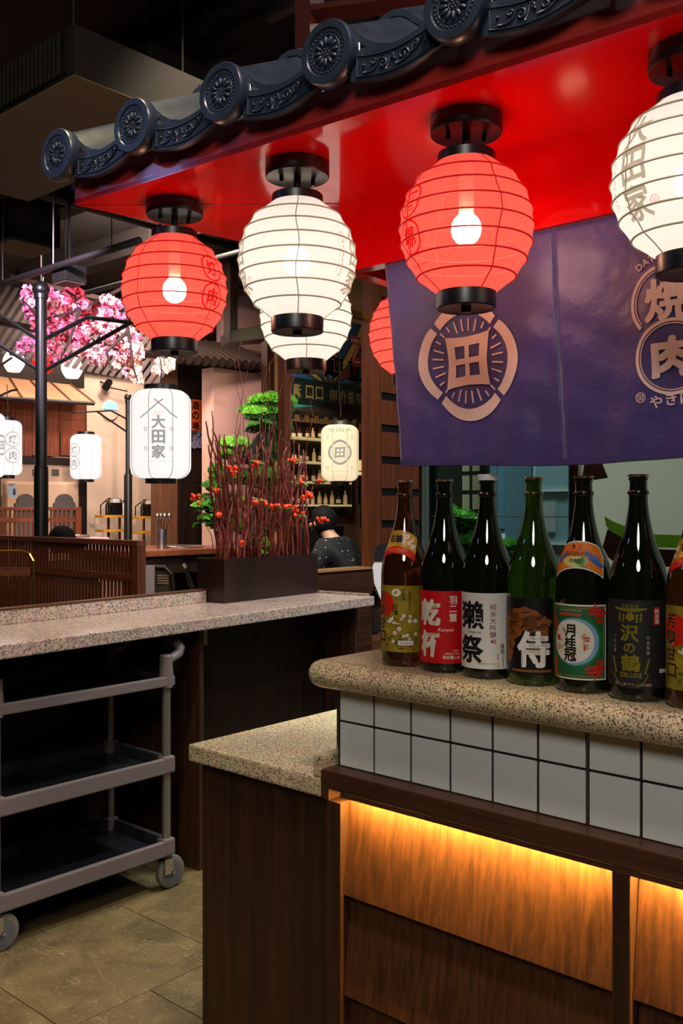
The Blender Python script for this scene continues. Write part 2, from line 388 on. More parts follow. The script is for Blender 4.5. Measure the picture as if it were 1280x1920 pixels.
def cut2(bm, du, dv):
    for ax, st in ((0, du), (1, dv)):
        if not st: continue
        lo = min(v.co[ax] for v in bm.verts); hi = max(v.co[ax] for v in bm.verts)
        k = math.ceil(lo / st)
        while k * st < hi:
            co = [0, 0, 0]; no = [0, 0, 0]; co[ax] = k * st; no[ax] = 1
            bmesh.ops.bisect_plane(bm, geom=list(bm.verts) + list(bm.edges) + list(bm.faces), plane_co=co, plane_no=no, dist=1e-7); k += 1
    return bm
def mapped(name, bm, f, m, parent, du=0, dv=0, flip=False):
    """send a flat print through f(u,v) -> Vector (already on its surface)"""
    cut2(bm, du, dv)
    for v in bm.verts: v.co = f(v.co.x, v.co.y)
    me = bpy.data.meshes.new(name); bm.to_mesh(me); bm.free(); me.materials.append(m)
    o = bpy.data.objects.new(name, me); COL.objects.link(o); o.parent = parent; return o
def flatmap(o, r, up, n, eps):
    o, r, up, n = Vector(o), Vector(r), Vector(up), Vector(n)
    return lambda u, v: o + r * u + up * v + n * eps
PR = {}
def ink(c, rough=.6):
    k = tuple(c)
    if k not in PR: PR[k] = pm('ink_%d_%d_%d' % k, c, rough)
    return PR[k]
# ================================================================== THE SETTING
M_SLATE = slate('slate_floor')
M_CEIL = pm('dark_ceiling', (30, 27, 24), .9, var=.2, vscale=1.5)
floor = tag(ob('floor', bx(-13, 2.5, -2.5, 11, -.12, -.006), pm('floor_joint', (92, 80, 58), .9)), kind='structure')
tm = ob('floor_tile', bx(.0015, .5635, .0015, .5785, -.02, 0), M_SLATE, floor, bevel=.0012)
tmesh = tm.data; first = True
for r in range(-3, 7):
    for k in range(-4, 7):
        x = -2.83 + .565 * r; y = 1.42 + .58 * k + (.285 if r % 2 else 0)
        if not (-4.6 < x < 1.3 and -.9 < y < 4.9): continue
        if first: tm.location = (x, y, 0); first = False
        else: share('floor_tile', tmesh, floor, (x, y, 0))
tag(ob('floor_platform', bx(-13, -3.47, 2.4, 11, -.006, .3), wood('platform_boards', (58, 36, 24), (90, 58, 40), 'x')), kind='structure')
tag(ob('ceiling', bx(-13, 2.5, -2.5, 11, 4.1, 4.25), M_CEIL), kind='structure')
M_PLASTER = pm('beige_plaster', (212, 190, 168), .85, var=.05, vscale=3, bump=.05, bscale=90)
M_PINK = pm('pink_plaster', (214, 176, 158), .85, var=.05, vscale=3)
tag(ob('wall_left', bx(-10.35, -10.15, 2, 11, 0, 4.1), M_PLASTER), kind='structure')
tag(ob('wall_back', bx(-13, 2.5, 10.2, 10.4, 0, 4.1), pm('dark_wall', (46, 40, 36), .8)), kind='structure')
tag(ob('wall_right', bx(2.3, 2.5, -2.5, 11, 0, 4.1), pm('dark_wall2', (60, 50, 44), .8)), kind='structure')
tag(ob('wall_front', bx(-13, 2.5, -2.5, -2.3, 0, 4.1), pm('dark_wall3', (52, 46, 42), .8)), kind='structure')
tag(ob('wall_dark_left', bx(-13, -12.8, -2.3, 10.2, 0, 4.1), pm('dark_wall4', (40, 34, 30), .8)), kind='structure')

# ================================================================== BAR COUNTER
TY = 1.572; TX0 = -1.397; XR = 0.45          # tile face, left tile corner, right end (out of frame)
ZT, ZB = 1.083, .847                        # top of worktop, foot of the tiles
bar = thing('bar_counter', 'bar counter with white square tiles above dark wood panels lit by hidden strip light', 'counter', (TX0, TY, 0))
def wob(name, bm, m, parent, **k):            # part given in world coordinates under a thing without rotation
    mv(bm, -Vector(parent.location)); return ob(name, bm, m, parent, **k)
wob('carcass', bx(TX0 - .003, XR, TY + .0022, 2.06, .0, 1.023), M_GROUT, bar)
wob('side_cladding', bx(TX0 - .008, TX0 - .0035, TY + .012, 2.06, 0.0, 1.022), M_WOOD, bar)
tile_a = None; x = TX0 + .002; k = 0
while x < XR - .05:
    for row, (z0, z1) in enumerate(((.9502, 1.021), (ZB + .0022, .9450))):
        key = 'tile_mesh_%d' % row
        if key not in MATS:
            o = ob('tile', bx(.0008, .0952, 0, .008, z0, z1), M_TILE, bar, bevel=.0014); MATS[key] = o.data
        else: o = share('tile', MATS[key], bar)
        o.location = (x - TX0, -.0015, 0)
    k += 1; x += .1
    if k == 6:
        wob('steel_trim', bx(x - .0015, x + .0025, TY - .002, TY + .006, ZB, 1.022), M_STEEL, bar); x += .0025
wob('corner_trim', bx(TX0 - .0085, TX0 - .001, TY - .001, TY + .012, ZB - .02, 1.022), M_STEEL, bar, bevel=.002)
YF = 1.523
wob('top_rail', bx(TX0 + .012, XR, YF, TY + .004, .807, ZB), M_WOODX, bar, bevel=.002)
wob('rail_end_block', bx(TX0 - .012, TX0 + .0115, YF, TY + .004, .783, ZB), M_WOODX, bar, bevel=.002)
# frame of stiles, lap boards in each bay, warm strip light hidden behind the rail
stx = [(-1.392, -1.352)]
xx = -.726
while xx < XR: stx.append((xx, xx + .033)); xx += .659
for a, b in stx: wob('stile', bx(a, b, YF + .001, 1.60, 0.06, .807 if a > -1.39 else .7825), M_WOOD, bar, bevel=.0015)
M_STRIP = emis('warm_strip', (255, 208, 112), 620.0)
for (a0, a), (b, b1) in zip(stx, stx[1:] + [(XR, XR)]):
    wob('bay_back', bx(a, b, 1.606, 1.612, .05, .83), M_DARKW, bar)
    zt = .800
    for kk in range(4):
        zb = zt - .218
        bm = B()
        prof = [(1.560, zt + .006), (1.534, zb), (1.546, zb), (1.572, zt + .006)]
        extr(bm, [(a + .002, y, z) for y, z in prof], (b - a - .004, 0, 0))
        wob('lap_board', bm, M_LITWOOD, bar, bevel=.0008); zt = zb
    wob('light_strip', bx(a + .012, b - .004, 1.5290, 1.5365, .8040, .8065), M_STRIP, bar)
wob('rail_lip', bx(TX0 + .045, XR, YF + .0005, YF + .005, .796, .8068), M_WOODX, bar)
wob('plinth', bx(TX0, XR, 1.56, 1.60, 0, .06), M_DARKW, bar)
# worktop with bullnose edge
top = thing('bar_worktop', 'beige speckled granite worktop with rounded nose carrying the sake bottles', 'worktop', (TX0, TY, 1.023))
def bullnose(x0, x1, y0, y1, z0, z1, r, cr):
    bm = B(); N = 8; rows = []
    path = []                              # plan path: from back left, round the front left corner, along the front to the right
    path.append(((x0, y1), (-1, 0)))
    for k in range(N + 1):
        a = PI + (PI / 2) * k / N
        path.append(((x0 + cr + cr * math.cos(a), y0 + cr + cr * math.sin(a)), (math.cos(a), math.sin(a))))
    path.append(((x1, y0), (0, -1)))
    h = (z1 - z0) / 2; zc = (z1 + z0) / 2; S = 10
    for (px, py), (nx, ny) in path:
        rows.append([bm.verts.new((px - nx * (r - r * math.cos(t)), py - ny * (r - r * math.cos(t)), zc + h * math.sin(t))) for t in [(-PI / 2 + PI * s / S) for s in range(S + 1)]])
    for a, b in zip(rows, rows[1:]):
        for s in range(S): bm.faces.new((a[s], b[s], b[s + 1], a[s + 1]))
    e0 = bm.verts.new((x1, y1, z0)); e1 = bm.verts.new((x1, y1, z1))
    bm.faces.new([r_[0] for r_ in rows] + [e0]); bm.faces.new([r_[-1] for r_ in rows] + [e1])
    bm.faces.new(rows[-1] + [e1, e0]); bm.faces.new(rows[0] + [e1, e0])
    return bm
sharp(wob('slab', bullnose(-1.462, XR, 1.512, 2.08, 1.024, ZT, .030, .045), M_GRAN, top), 50)
# lower worktop at the end of the bar
low = thing('low_worktop', 'lower speckled granite worktop with small upstand beside the tiled bar', 'worktop', (-1.63, TY, .775))
wob('slab', bx(-1.872, -1.411, 1.528, 2.10, .782, .825), M_GRAN, low, bevel=.006)
wob('upstand', bx(-1.437, -1.4105, 1.5285, 1.9, .8255, .874), M_GRAN, low, bevel=.005)
lc = thing('low_cabinet', 'dark walnut cabinet end under the lower granite worktop', 'cabinet', (-1.63, TY, 0))
wob('front_panel', bx(-1.848, -1.409, 1.555, 1.575, .0, .7815), M_WOOD, lc, bevel=.001)
wob('side_panel', bx(-1.848, -1.83, 1.576, 2.06, .0, .7815), M_WOOD, lc)
wob('back_panel', bx(-1.829, -1.412, 2.04, 2.06, .0, .7815), M_WOOD, lc)

# ================================================================== SAKE BOTTLES
PROF = [(.0, .004), (.030, .002), (.046, .0), (.0505, .004), (.052, .012), (.052, .195), (.0515, .205), (.0495, .222), (.0455, .238), (.040, .252), (.0345, .266), (.0295, .281), (.0255, .296), (.0222, .311), (.0195, .326), (.0175, .340), (.0165, .352), (.0163, .362), (.0182, .364), (.0190, .367), (.0182, .370), (.0158, .372), (.0154, .388), (.0170, .389), (.0172, .393), (.0150, .395), (.0, .395)]
def brad(z):
    for (r0, z0), (r1, z1) in zip(PROF[3:], PROF[4:]):
        if z0 <= z <= z1 and z1 > z0: return r0 + (r1 - r0) * (z - z0) / (z1 - z0)
    return .0155
def glass_mat(name, c, mixf):
    m, nt, b = nodes(name)
    b.inputs['Base Color'].default_value = (*lin(c), 1); b.inputs['Roughness'].default_value = .03
    b.inputs['Transmission Weight'].default_value = mixf; b.inputs['IOR'].default_value = 1.5; b.inputs['Specular IOR Level'].default_value = .6
    b.inputs['Coat Weight'].default_value = .6; b.inputs['Coat Roughness'].default_value = .02
    MATS[name] = m; return m
G_GREEN = glass_mat('green_glass', (52, 84, 22), .75)
G_DARK = glass_mat('dark_glass', (22, 28, 16), .55)
G_AMBER = glass_mat('amber_glass', (92, 48, 14), .75)
bprof = []
for (r0, z0), (r1, z1) in zip(PROF, PROF[1:]):
    bprof.append((r0, z0))
BP = bprof + [PROF[-1]]
SIDE = math.radians(-16)
def bottle(k, loc, glass, label, capm, capkind='crown', side=0):
    t = thing('sake_bottle', label, 'bottle', loc, 0, 'sake bottles lined up on the bar')
    o = ob('glass_body', lathe(B(), BP, 56), glass, t); sharp(o, 40)
    if capkind == 'crown':
        bm = lathe(B(), [(.0, .3955), (.0176, .3955), (.0186, .397), (.0186, .3985), (.017, .3997), (.0, .4)], 40)
    else:
        bm = lathe(B(), [(.0, .3955), (.0205, .3955), (.0208, .397), (.0208, .4065), (.0200, .408), (.0, .408)], 40)
    sharp(ob('cap', bm, capm, t), 30)
    ph = math.atan2(-loc[1], -loc[0]) + (math.radians(-28) if k == 0 else SIDE)
    def wrap(layer, zc):
        def f(u, v):
            z = zc + v; r = brad(z); rr = r + .0005 + .00025 * layer; a = ph + u / r
            return Vector((rr * math.cos(a), rr * math.sin(a), z))
        return f
    def patch(name, u0, u1, v0, v1, zc, m, layer=0):
        return mapped(name, rect2(B(), u0, u1, v0, v1), wrap(layer, zc), m, t, .0025, .004)
    def pr(name, bm, zc, c, par, layer=1):
        return mapped(name, bm, wrap(layer, zc), ink(c) if isinstance(c, tuple) else c, par, .003, .006)
    return t, wrap, patch, pr, ph
CAPG = pm('gold_cap', (190, 160, 110), .25, metal=1); CAPS = pm('silver_cap', (205, 200, 195), .25, metal=1); CAPW = pm('white_cap', (228, 226, 220), .4)
GOLD = pm('gold_foil', (182, 150, 44), .35, metal=.35); GOLDG = pm('gold_green_foil', (196, 176, 60), .3, metal=.6)
BY = 1.63
def BPOS(k): return (-1.259 + .1078 * k, 1.632 - .003 * k, ZT)
def blossom_label(k, label):
    t, wrap, patch, pr, ph = bottle(k, BPOS(k), G_AMBER, label, CAPS)
    lb = patch('label', -.058, .058, -.071, .071, .103, pm('olive_gold_paper', (150, 132, 34), .35, var=.45, vscale=26))
    pr('printed_sun', disc2(B(), -.026, .030, .027), .103, (214, 26, 14), lb)
    bm = B()
    for q, ch in enumerate('芳醇甘口'): t2(bm, ch, -.033, .046 - q * .0285, .025, .035)
    pr('lettering', bm, .103, (226, 148, 60), lb, 2)
    bm = B()
    for q, ch in enumerate('芳醇甘口'): t2(bm, ch, -.033, .046 - q * .0285, .024, .012)
    pr('lettering', bm, .103, (14, 12, 10), lb, 3)
    pr('lettering', t2(t2(B(), '白鶴', .004, .026, .0125, .02, vert=True), '日本酒', .022, .060, .0075, .01, vert=True), .103, (16, 14, 10), lb, 2)
    pr('lettering', t2(B(), '白鶴酒造株式会社', .035, .060, .0052, .0, vert=True), .103, (30, 26, 16), lb, 2)
    bm = disc2(B(), .006, .056, .0105, 24, .0085); pr('printed_crest', bm, .103, (238, 232, 214), lb, 2)
    bm = leaf2(B(), .001, .052, .012, .004, .8); pr('printed_crest', bm, .103, (150, 112, 30), lb, 3)
    bm = B()
    for u, v, a, l, w in ((-.012, -.004, .5, .014, .006), (-.004, -.010, .3, .012, .005), (-.006, -.008, 1.2, .016, .006), (-.008, -.010, 2.6, .014, .004), (.002, -.010, 0, .016, .0022), (-.008, -.010, 1.6, .013, .005)): leaf2(bm, u, v, l, w, a)
    pr('printed_crane', bm, .103, (240, 236, 228), lb, 2)
    bm = B(); bc = B()
    rr = random.Random(5)
    for q in range(13):
        u, v = rr.uniform(.012, .05), rr.uniform(-.05, .012)
        if q > 8: u, v = rr.uniform(-.01, .05), rr.uniform(-.05, -.03)
        flower2(bm, u, v, rr.uniform(.0035, .005)); disc2(bc, u, v, .0011, 8)
    pr('printed_blossoms', bm, .103, (240, 226, 222), lb, 2); pr('printed_blossoms', bc, .103, (206, 40, 40), lb, 3)
    bm = B()
    for q in range(22): leaf2(bm, rr.uniform(-.02, .05), rr.uniform(-.066, -.035), rr.uniform(.006, .012), .003, rr.uniform(0, 6.28))
    pr('printed_leaves', bm, .103, (40, 74, 34), lb, 1)
    bm = B()
    for q in range(16): disc2(bm, rr.uniform(-.02, .05), rr.uniform(-.068, -.056), .0014, 8)
    pr('printed_berries', bm, .103, (200, 50, 26), lb, 2)
    pr('date_sticker', rect2(B(), .010, .043, -.056, -.046), .103, (232, 230, 226), lb, 4)
    pr('lettering', t2(B(), '2020.02.18', .0265, -.051, .0038, 0), .103, (90, 90, 90), lb, 5)
    # neck label: an arched band, gold above and red below
    def arch(u, v): return u, v
    bm = B(); N = 24
    def band(v0, v1):
        b = B()
        for q in range(N):
            a0 = -.045 + .09 * q / N; a1 = -.045 + .09 * (q + 1) / N
            s0 = -9 * a0 * a0; s1 = -9 * a1 * a1
            p2(b, [(a0, v0 + s0), (a1, v0 + s1), (a1, v1 + s1), (a0, v1 + s0)])
        return b
    nl = pr('neck_label', band(-.004, .030), .262, pm('gold_blossom_paper', (196, 152, 40), .3, var=.4, vscale=60), t, 0)
    pr('printed_band', band(-.019, -.004), .262, (206, 22, 16), nl, 0)
    pr('lettering', t2(B(), 'HAKUTSURU', 0, -.0125, .0075, .01, w=.05), .262, (226, 140, 60), nl, 2)
    pr('lettering', t2(B(), '白鶴', -.004, .012, .016, .03, w=.03), .262, (12, 10, 10), nl, 2)
    bm = B(); bc = B()
    for u, v, s in ((.020, .018, .006), (.027, .006, .005), (.033, .013, .0045), (.014, .006, .004), (.036, .000, .006), (-.03, .012, .005), (-.034, .0, .004)):
        flower2(bm, u, v - 9 * u * u * .5, s); disc2(bc, u, v - 9 * u * u * .5, .0013, 8)
    pr('printed_blossoms', bm, .262, (244, 232, 226), nl, 2); pr('printed_blossoms', bc, .262, (206, 40, 40), nl, 3)
    return t
blossom_label(0, 'sake bottle with olive gold blossom label, leftmost of the row on the worktop')
# second bottle: red label
t, wrap, patch, pr, ph = bottle(1, BPOS(1), G_DARK, 'sake bottle with plain red label and two big white characters', CAPS)
lb = patch('label', -.060, .058, -.0745, .0745, .0945, pm('red_paper', (206, 14, 22), .45))
pr('lettering', t2(t2(B(), '乾', -.020, .030, .055, .045, w=.052), '杯', -.020, -.035, .055, .045, w=.050), .0945, (236, 230, 206), lb)
pr('lettering', t2(B(), '羽二重', .032, .056, .0165, .02, vert=True), .0945, (240, 236, 220), lb)
pr('lettering', t2(B(), 'Kanpai', .017, -.006, .009, 0, w=.032, slant=.4), .0945, (240, 236, 220), lb)
pr('lettering', t2(t2(t2(B(), 'SAKE', .038, -.048, .0035, .0), '酒精度15.5%vol', .031, -.054, .0042, 0, w=.034), '净含量:1.8L', .029, -.0615, .0075, .015, w=.038), .0945, (240, 236, 220), lb)
# third bottle: white label
t, wrap, patch, pr, ph = bottle(2, BPOS(2), G_DARK, 'sake bottle with white paper label and black brush characters, white screw cap', CAPW, 'screw')
lb = patch('label', -.060, .056, -.075, .075, .096, pm('white_paper', (226, 222, 214), .55))
pr('lettering', t2(t2(B(), '獺', -.022, .031, .056, .03, w=.060), '祭', -.022, -.037, .056, .03, w=.058), .096, (14, 14, 16), lb)
pr('lettering', t2(B(), '純米大吟醸', .0255, .048, .0125, .005, vert=True, pitch=1.1), .096, (120, 20, 34), lb)
pr('lettering', t2(B(), '45', .0255, -.0205, .0085, .015), .096, (120, 20, 34), lb)
pr('lettering', t2(B(), 'DASSAI 45', -.013, -.003, .0042, .01, w=.030), .096, (16, 16, 18), lb)
pr('lettering', t2(B(), '清酒', .0445, -.030, .0095, .01, vert=True), .096, (20, 20, 22), lb)
pr('lettering', t2(t2(B(), '旭酒造株式会社', .0465, -.0485, .0034, 0, vert=True), '要冷蔵', .035, -.047, .0034, 0, vert=True), .096, (40, 40, 42), lb)
pr('lettering', t2(t2(B(), '製造年月 20.08 EX', .018, -.0645, .0038, 0, w=.044), '0247', .035, -.070, .0038, 0), .096, (90, 90, 96), lb)
# fourth bottle: black label, brown beast, white brush character
t, wrap, patch, pr, ph = bottle(3, BPOS(3), G_GREEN, 'green glass sake bottle with black label, brown painted figure and one white character', CAPG)
lb = patch('label', -.062, .054, -.073, .073, .095, pm('black_paper', (18, 17, 17), .4))
bm = B(); rr = random.Random(3)
for u, v, w, h, a in ((-.005, .040, .036, .016, .3), (.02, .026, .030, .017, -.5), (-.03, .030, .022, .020, 1.1), (-.035, .0, .014, .03, .2), (-.04, -.03, .012, .022, 0), (.032, .008, .010, .018, .4), (-.022, .012, .016, .016, 0), (.004, .02, .02, .014, 0)):
    p2(bm, [(u + w * math.cos(q * PI / 8 + a) * (.75 + .4 * rr.random()), v + h * math.sin(q * PI / 8 + a) * (.75 + .4 * rr.random())) for q in range(16)])
pr('printed_figure', bm, .095, (134, 74, 22), lb, 1)
bm = B()
for q in range(16):
    u, v = rr.uniform(-.045, .035), rr.uniform(-.01, .052); leaf2(bm, u, v, rr.uniform(.01, .024), .0028, rr.uniform(-.6, 1.4))
pr('printed_figure', bm, .095, (22, 16, 12), lb, 2)
pr('lettering', t2(B(), '侍', .014, -.024, .070, .038, w=.064), .095, (236, 230, 226), lb, 3)
pr('lettering', t2(B(), '1.8L', -.048, -.063, .006, .01), .095, (190, 186, 180), lb, 3)
pr('printed_band', rect2(B(), -.03, .05, -.0675, -.063), .095, (124, 76, 30), lb, 1)
# fifth bottle: green label with laurel and an orange neck label
t, wrap, patch, pr, ph = bottle(4, BPOS(4), G_DARK, 'sake bottle with green label, white medallion and orange neck label', CAPG)
lb = patch('label', -.058, .058, -.0685, .0685, .0945, pm('white_border_paper', (232, 230, 222), .4))
pr('printed_field', rect2(B(), -.0555, .0555, -.066, .066), .0945, (150, 128, 60), lb, 1)
pr('printed_field', rect2(B(), -.0545, .0545, -.065, .065), .0945, (18, 92, 48), lb, 2)
pr('printed_frame', line2(B(), [(-.051, -.0615), (.051, -.0615), (.051, .0615), (-.051, .0615), (-.051, -.0615)], .0012), .0945, (150, 128, 60), lb, 3)
pr('printed_ring', disc2(B(), .002, .0, .047, 48, .045), .0945, (22, 120, 54), lb, 3)
pr('printed_ring', disc2(B(), -.003, .001, .045, 48, .043), .0945, (124, 164, 200), lb, 4)
pr('printed_medallion', disc2(B(), -.007, .001, .040, 48, .039), .0945, (226, 222, 206), lb, 5)
bm = B()
for q in range(36):
    a = 2 * PI * q / 36; line2(bm, [(-.007 + .016 * math.cos(a), .001 + .016 * math.sin(a)), (-.007 + .038 * math.cos(a), .001 + .037 * math.sin(a))], .0004)
pr('printed_rays', bm, .0945, (150, 150, 150), lb, 6)
bm = B()
for q in range(16):
    a = rr.uniform(0, 6.28); leaf2(bm, -.007 + .018 * math.cos(a), .001 + .018 * math.sin(a), .014, .003, a + rr.uniform(-.6, .6))
pr('printed_leaves', bm, .0945, (178, 136, 60), lb, 7)
pr('lettering', t2(B(), '月桂冠', -.010, .021, .0225, .025, vert=True, pitch=1.0), .0945, (12, 12, 14), lb, 8)
pr('lettering', t2(t2(B(), '清酒', -.036, .006, .011, .02, vert=True, pitch=1.5), '純粋', .019, .006, .011, .02, vert=True, pitch=1.5), .0945, (196, 20, 24), lb, 8)
pr('lettering', t2(B(), 'GEKKEIKAN', -.012, .0505, .007, .015, w=.042), .0945, (222, 66, 30), lb, 8)
pr('lettering', t2(B(), 'THE SUPERIOR JAPANESE SAKE', -.012, .0575, .0026, 0, w=.044), .0945, (206, 214, 200), lb, 8)
pr('lettering', t2(B(), '净含量1.8L', -.024, -.0565, .0075, .005, w=.036), .0945, (70, 66, 30), lb, 8)
bm = B()
for cx, cy, a0 in ((.020, .058, -.1), (.046, .034, 1.9), (.016, -.052, .15), (.046, -.030, -1.9), (-.050, .05, -1.4), (-.048, -.03, -1.5)):
    for q in range(5):
        for s in (-1, 1):
            u, v = cx + .006 * q * math.cos(a0), cy + .006 * q * math.sin(a0)
            leaf2(bm, u, v, .0125, .0032, a0 + s * .75)
    leaf2(bm, cx + .03 * math.cos(a0), cy + .03 * math.sin(a0), .012, .003, a0)
pr('printed_laurel', bm, .0945, (214, 26, 22), lb, 8)
def arched(v0, v1, half, curv, n=24, taper=.012):
    b = B()
    for q in range(n):
        a0 = -half + 2 * half * q / n; a1 = -half + 2 * half * (q + 1) / n
        def lo(a): return v0 - curv * a * a
        def hi(a): return v1 - curv * a * a - (taper * max(0, (abs(a) - half * .8) / (half * .2)))
        p2(b, [(a0, lo(a0)), (a1, lo(a1)), (a1, hi(a1)), (a0, hi(a0))])
    return b
nl = pr('neck_label', arched(-.026, .024, .052, 7), .255, (230, 226, 214), t, 0)
pr('printed_field', arched(-.0235, .0215, .0495, 7), .255, (150, 116, 50), nl, 1)
pr('printed_field', arched(-.0225, .0205, .0485, 7), .255, (232, 120, 20), nl, 2)
pr('printed_panel', disc2(B(), -.004, -.014, .024, 32, .0095), .255, (196, 204, 130), nl, 3)
pr('lettering', t2(t2(B(), '清', -.009, .0135, .0075, .015), '酒', .004, .0135, .0075, .015), .255, (30, 20, 16), nl, 4)
pr('lettering', t2(B(), 'GEKKEIKAN', -.005, .001, .0075, .02, w=.038), .255, (14, 14, 14), nl, 4)
pr('lettering', t2(B(), 'SUPERIOR JAPANESE SAKE', -.004, .0075, .0026, 0, w=.032), .255, (110, 30, 14), nl, 4)
bm = B()
for q, ch in enumerate('月桂冠'): t2(bm, ch, -.012 + .0085 * q, -.012, .0072, .015)
pr('lettering', bm, .255, (16, 24, 14), nl, 5)
bm = B()
for q in range(6):
    leaf2(bm, .018 + .004 * q, -.006 - .003 * q, .017, .004, 1.9 - .1 * q); leaf2(bm, .018 + .004 * q, -.008 - .003 * q, .015, .004, -.2 + .05 * q)
    leaf2(bm, -.026 - .003 * q, -.006 - .003 * q, .013, .004, 1.3 + .1 * q)
pr('printed_laurel', bm, .255, (40, 104, 186), nl, 4)
bm = B()
for q in range(7): leaf2(bm, -.004, -.014, .026, .003, -.5 + .18 * q); 
pr('printed_leaves', bm, .255, (52, 140, 50), nl, 3)
# sixth bottle: matt black label with gold print
t, wrap, patch, pr, ph = bottle(5, BPOS(5), G_DARK, 'sake bottle with matt black label and gold green brush characters, red seal', CAPG)
lb = patch('label', -.068, .070, -.077, .077, .1015, pm('matt_black_paper', (26, 27, 27), .6))
bm = B(); t2(bm, '沢', -.001, .019, .030, .03, w=.033); t2(bm, 'の', -.001, -.007, .017, .03, w=.020); t2(bm, '鶴', .001, -.033, .030, .03, w=.035)
pr('lettering', bm, .1015, GOLDG, lb)
pr('lettering', t2(B(), 'DELUXE', .002, -.0545, .0085, .02, w=.038), .1015, GOLDG, lb)
pr('lettering', t2(B(), '天恵美酒', .0, .066, .0062, 0, w=.030), .1015, (134, 128, 60), lb)
pr('lettering', t2(B(), '神戸・灘 サワノツル謹醸', .004, -.0705, .005, .005, w=.066), .1015, (190, 150, 120), lb)
pr('lettering', t2(t2(B(), '不老長春', .031, .011, .0068, .005, vert=True, pitch=1.25), '千年之寿', -.029, .011, .0062, .0, vert=True, pitch=1.3), .1015, (170, 164, 132), lb)
pr('printed_seal', rect2(B(), .041, .053, .034, .065), .1015, (186, 24, 26), lb)
pr('lettering', t2(B(), '純米酒', .047, .058, .0085, .01, vert=True, pitch=1.05), .1015, (236, 226, 210), lb, 2)
bm = B()
N = 10
for q in range(N):
    a0, a1 = -.029 + .058 * q / N, -.029 + .058 * (q + .82) / N
    p2(bm, [(a0, .056 + 6 * a0 * a0), (a1, .056 + 6 * a1 * a1), (a1 + .002, .0625 + 2 * a1 * a1 - 30 * (a1 * a1) * .05), (a0 + .002, .0625 + 2 * a0 * a0)])
disc2(bm, .0005, .0475, .0075, 24)
for s, u in ((-1, -.011), (-1, -.018), (1, .012), (1, .019)):
    for q in range(3): p2(bm, [(u - .0028, .046 - .005 * q + abs(u) * .2), (u + .0028, .046 - .005 * q + abs(u) * .2), (u, .0515 - .005 * q + abs(u) * .2)])
arc2(bm, 0, -.045, .031, .0325, PI * 1.06, PI * 1.38, 16); arc2(bm, 0, -.045, .031, .0325, PI * 1.62, PI * 1.94, 16)
for s in (-1, 1):
    for q in range(6):
        leaf2(bm, s * (.0255 + .0012 * q), -.052 + .0045 * q, .0058, .0022, PI / 2 - s * .5); leaf2(bm, s * (.0265 + .0012 * q), -.052 + .0045 * q, .0058, .0022, PI / 2 + s * .35)
pr('printed_emblem', bm, .1015, GOLDG, lb)
pr('date_sticker', rect2(B(), .052, .068, -.050, -.043), .1015, (206, 204, 200), lb, 2)
# seventh: second blossom label, cut by the frame
blossom_label(6, 'sake bottle with olive gold blossom label, rightmost and cut off by the picture edge')
# ================================================================== TILED EAVE OVER THE BAR
ZS = 2.104
CN = Vector((-1.848, 1.185)); FD = Vector((.9976, .0698))
eave = thing('tiled_eave', 'red lacquered canopy edged with dark blue glazed roof tiles above the bar', 'canopy', (CN.x, CN.y, ZS))
frp = CN + FD * 2.35; lbp = Vector((-1.692, 2.30))
wob('soffit', prism(B(), [CN, frp, (frp.x, 2.3), lbp], ZS, ZS + .012), M_RED, eave)
nrm = Vector((-FD.y, FD.x))
wob('fascia', prism(B(), [CN, frp, frp + nrm * .02, CN + nrm * .02], ZS + .0005, ZS + .062), pm('red_fascia', (160, 42, 36), .32, coat=.15), eave)
ld = (lbp - CN).normalized(); ln = Vector((ld.y, -ld.x))
wob('side_fascia', prism(B(), [CN + ld * .021, lbp, lbp + ln * .02, CN + ld * .021 + ln * .02], ZS + .0125, ZS + .062), MATS['red_fascia'], eave)
wob('front_beam', bx(TX0, frp.x, TY, TY + .035, 1.948, ZS), M_RED, eave)
wob('side_beam', bx(TX0, TX0 + .035, TY + .0355, 2.25, 1.948, ZS), M_RED, eave)
